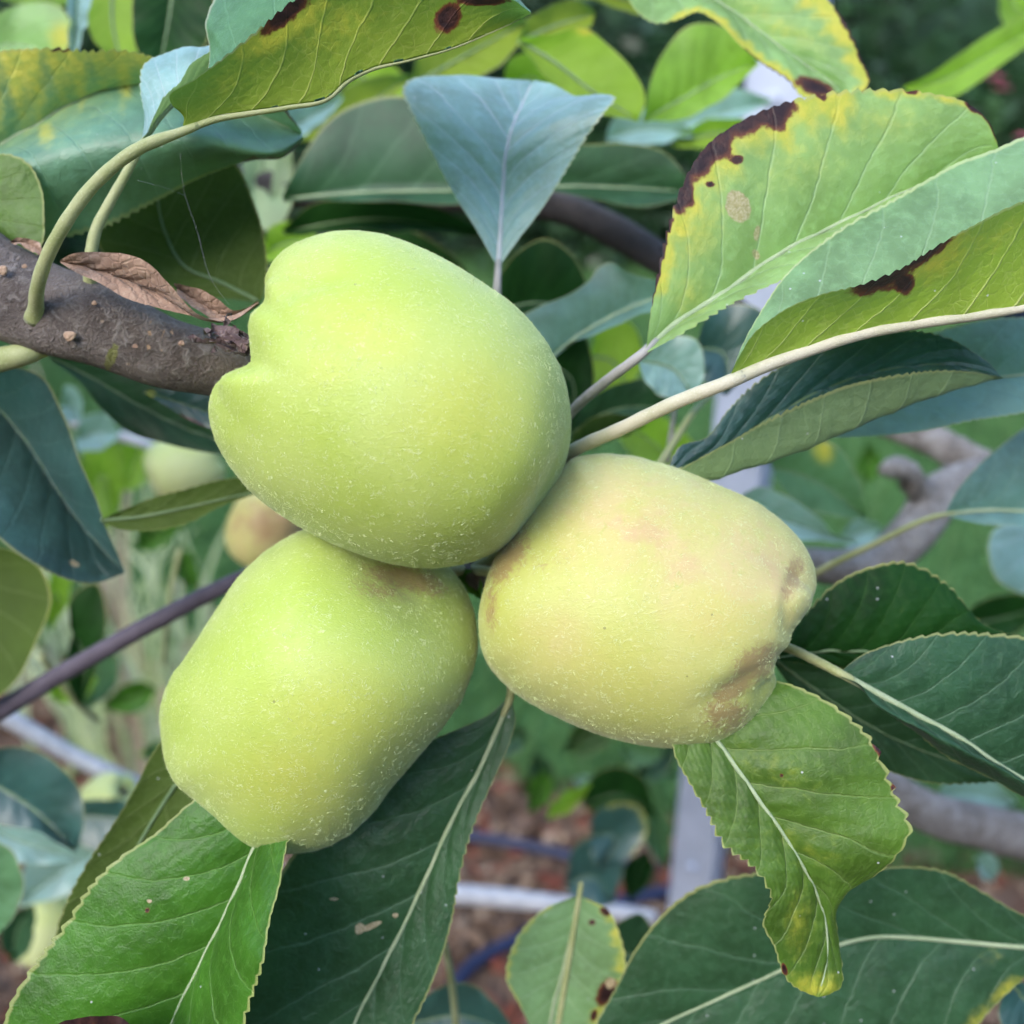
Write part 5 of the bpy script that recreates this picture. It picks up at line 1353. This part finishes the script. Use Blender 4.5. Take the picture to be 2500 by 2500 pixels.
# the crowns go on beyond the frame
for q in range(44):
    if q < 20: x, y = rl.uniform(-1300, -160), rl.uniform(100, 2300)
    elif q < 38: x, y = rl.uniform(2680, 3900), rl.uniform(0, 2400)
    else: x, y = rl.uniform(200, 2300), rl.uniform(-420, -180)
    loose(TA if x < 1700 else TB, x, y, rl.uniform(.30, .52), rl.uniform(260, 420), rl.uniform(0, 360), ['dark', 'green', 'teal', 'bright', 'olive', 'blue'][q % 6])
# small leaf and dark bits in the heart of the cluster
leaf(TA, 'green', .246, [(0, [(1110, 1408), (1120, 1395), (1150, 1390), (1175, 1420), (1178, 1460)]), (1, [(1112, 1412), (1140, 1420), (1176, 1462)]), (0, [(1112, 1418), (1135, 1440), (1174, 1464)])], vis=('L', 'T'), hi=False, rib=None, label='tiny green leaf in the gap between the three apples')

# ------------------------------------------------------------------ the fruit
A1 = [(603, 800), (607, 845), (604, 885), (575, 898), (530, 930), (511, 975), (512, 1030), (530, 1088), (566, 1148), (620, 1210), (690, 1262), (770, 1308), (860, 1348), (950, 1377), (1030, 1389), (1090, 1386), (1150, 1374), (1215, 1346),
      (1272, 1300), (1322, 1240), (1360, 1180), (1385, 1115), (1395, 1045), (1390, 975), (1374, 910), (1345, 850), (1300, 788), (1248, 738), (1180, 690), (1100, 640), (1020, 600), (950, 574), (880, 562), (815, 564), (752, 580), (700, 606), (662, 644), (642, 690), (636, 735), (612, 765)]
A2 = [(850, 1272), (775, 1280), (705, 1308), (640, 1350), (578, 1412), (520, 1500), (462, 1588), (412, 1660), (390, 1730), (392, 1800), (404, 1865), (432, 1918), (478, 1958), (520, 1996), (560, 2036), (602, 2066), (655, 2081), (720, 2085), (782, 2074), (850, 2042),
      (902, 1996), (960, 1920), (1020, 1850), (1080, 1780), (1122, 1722), (1150, 1660), (1166, 1600), (1166, 1540), (1156, 1484), (1132, 1430), (1080, 1368), (1005, 1315), (930, 1284)]
A3 = [(1400, 1116), (1455, 1107), (1525, 1109), (1600, 1125), (1680, 1152), (1760, 1186), (1830, 1215), (1890, 1254), (1940, 1300), (1972, 1345), (1990, 1392), (1993, 1432), (1980, 1480), (1955, 1518), (1938, 1548), (1930, 1575), (1908, 1602), (1897, 1630), (1898, 1662), (1888, 1692),
      (1868, 1722), (1840, 1760), (1798, 1796), (1740, 1820), (1680, 1828), (1600, 1825), (1500, 1805), (1400, 1770), (1305, 1724), (1235, 1675), (1190, 1620), (1171, 1560), (1168, 1500), (1182, 1430), (1205, 1365), (1250, 1290), (1310, 1200)]
apple('apple', (950, 980), .214, (-.84, .40, -.12), A1, 'apple_green', .034, phi0=.25, lobe=.04, lobe_z=.03, creases=[([(634, 742), (680, 712), (740, 690), (810, 672), (880, 660)], 30, 1.2)], flat=1.03, stem_pit=.1, calyx_at=(590, 838, .209), stem_to=SPUR, fuzz=26000,
      marks=[('b', 900, 800, 190, 130, 25, .8), ('b', 1150, 1000, 220, 200, 0, .75), ('b', 800, 900, 100, 80, 0, .6), ('g', 1280, 1290, 60, 90, 45, .35)],
      label='large downy green apple on top, nearest the branch', group='apples in the front cluster')
apple('apple', (775, 1690), .232, (-.58, -.66, -.35), A2, 'apple_green', .034, phi0=0.2, lobe=.02, lobe_z=.03, flat=1.03, stem_pit=.12, eye_pit=.5, stem_to=SPUR, fuzz=24000,
      marks=[('r', 985, 1412, 130, 42, 14, 1.0), ('r', 930, 1440, 120, 40, 10, .6), ('b', 820, 1750, 260, 200, 0, .7), ('b', 700, 1900, 220, 150, 0, .8), ('r', 912, 1715, 10, 24, 45, .0)],  # brown marks by the stem paint the shadow under the top apple
      label='smooth green apple at lower left with brownish shadow painted near its stem', group='apples in the front cluster')
apple('apple', (1580, 1470), .230, (.95, -.20, .05), A3, 'apple_blush', .034, phi0=.314, lobe=.045, lobe_z=.03, creases=[([(1952, 1388), (1934, 1420), (1925, 1465), (1922, 1515), (1924, 1560), (1908, 1605)], 18, .65), ([(1902, 1618), (1865, 1640), (1820, 1665), (1770, 1690), (1715, 1725)], 26, 1.05), ([(1872, 1640), (1868, 1680), (1850, 1720)], 16, .5)], flat=1.03, stem_pit=.3, stem_to=SPUR, fuzz=22000,
      marks=[('g', 1600, 1290, 380, 170, 18, 1.0), ('g', 1800, 1360, 260, 150, 25, 1.0), ('g', 1350, 1560, 130, 80, 0, .5), ('g', 1700, 1450, 220, 120, 0, .5), ('r', 1235, 1350, 60, 100, 30, 1.1), ('r', 1200, 1480, 24, 80, 0, .8), ('r', 1330, 1370, 100, 60, 0, .42), ('r', 1420, 1450, 160, 70, 0, .28),  # brown marks on the left paint shade where the top apple touches
             ('r', 1845, 1620, 75, 50, -35, 1.15), ('r', 1790, 1680, 80, 30, -35, 1.2), ('r', 1780, 1750, 75, 55, 0, 1.0), ('r', 1935, 1410, 26, 62, 15, 1.1), ('r', 1960, 1430, 14, 14, 0, .6), ('b', 1500, 1640, 320, 130, 10, .6), ('b', 1750, 1500, 150, 120, 0, .8)],
      label='yellowish apple with a pink blush and russet patches, right', group='apples in the front cluster')
# apples farther back
M['apple_far'] = apple_mat('apple_skin_pale', (0.44, 0.50, 0.16), (0.52, 0.55, 0.25), (0.52, 0.50, 0.20))
apple('apple', (450, 1145), .56, (.7, .3, -.3), None, 'apple_far', .0195, hi=False, fuzz=0, label='pale yellow apple blurred behind the narrow olive leaf', group='blurred apples behind')
apple('apple', (650, 1290), .50, (.3, .6, .2), None, 'apple_blush', .019, hi=False, fuzz=0, marks=[('g', 660, 1290, 150, 120, 0, 1), ('r', 660, 1270, 120, 80, 0, .9)], label='brownish apple glimpsed between the two left apples', group='blurred apples behind')
apple('apple', (262, 1965), .58, (.5, .4, .2), None, 'apple_far', .017, hi=False, fuzz=0, label='small pale apple left of the dull olive leaf', group='blurred apples behind')
apple('apple', (112, 2265), .58, (-.2, -.9, .2), None, 'apple_far', .0155, hi=False, fuzz=0, flat=1.3, label='pale green apple low at the left edge', group='blurred apples behind')

# thin spider threads among the stalks
for pts, lab in (([(440, 375, .214), (450, 470, .22), (480, 560, .222), (520, 690, .224), (560, 745, .226)], 'fine spider thread hanging down to the dead leaf'), ([(335, 440, .209), (390, 455, .212), (452, 477, .219)], 'short glinting spider thread by the arching stalk')):
    p3 = [P(*q) for q in pts]
    V, F = tube_geo(p3, [0.000018, 0.000018], n=24, seg=5)
    tag(mesh_obj('spider_thread', V, F, M['twig_pale'], None, p3[0]), lab, 'thread', 'spider threads')
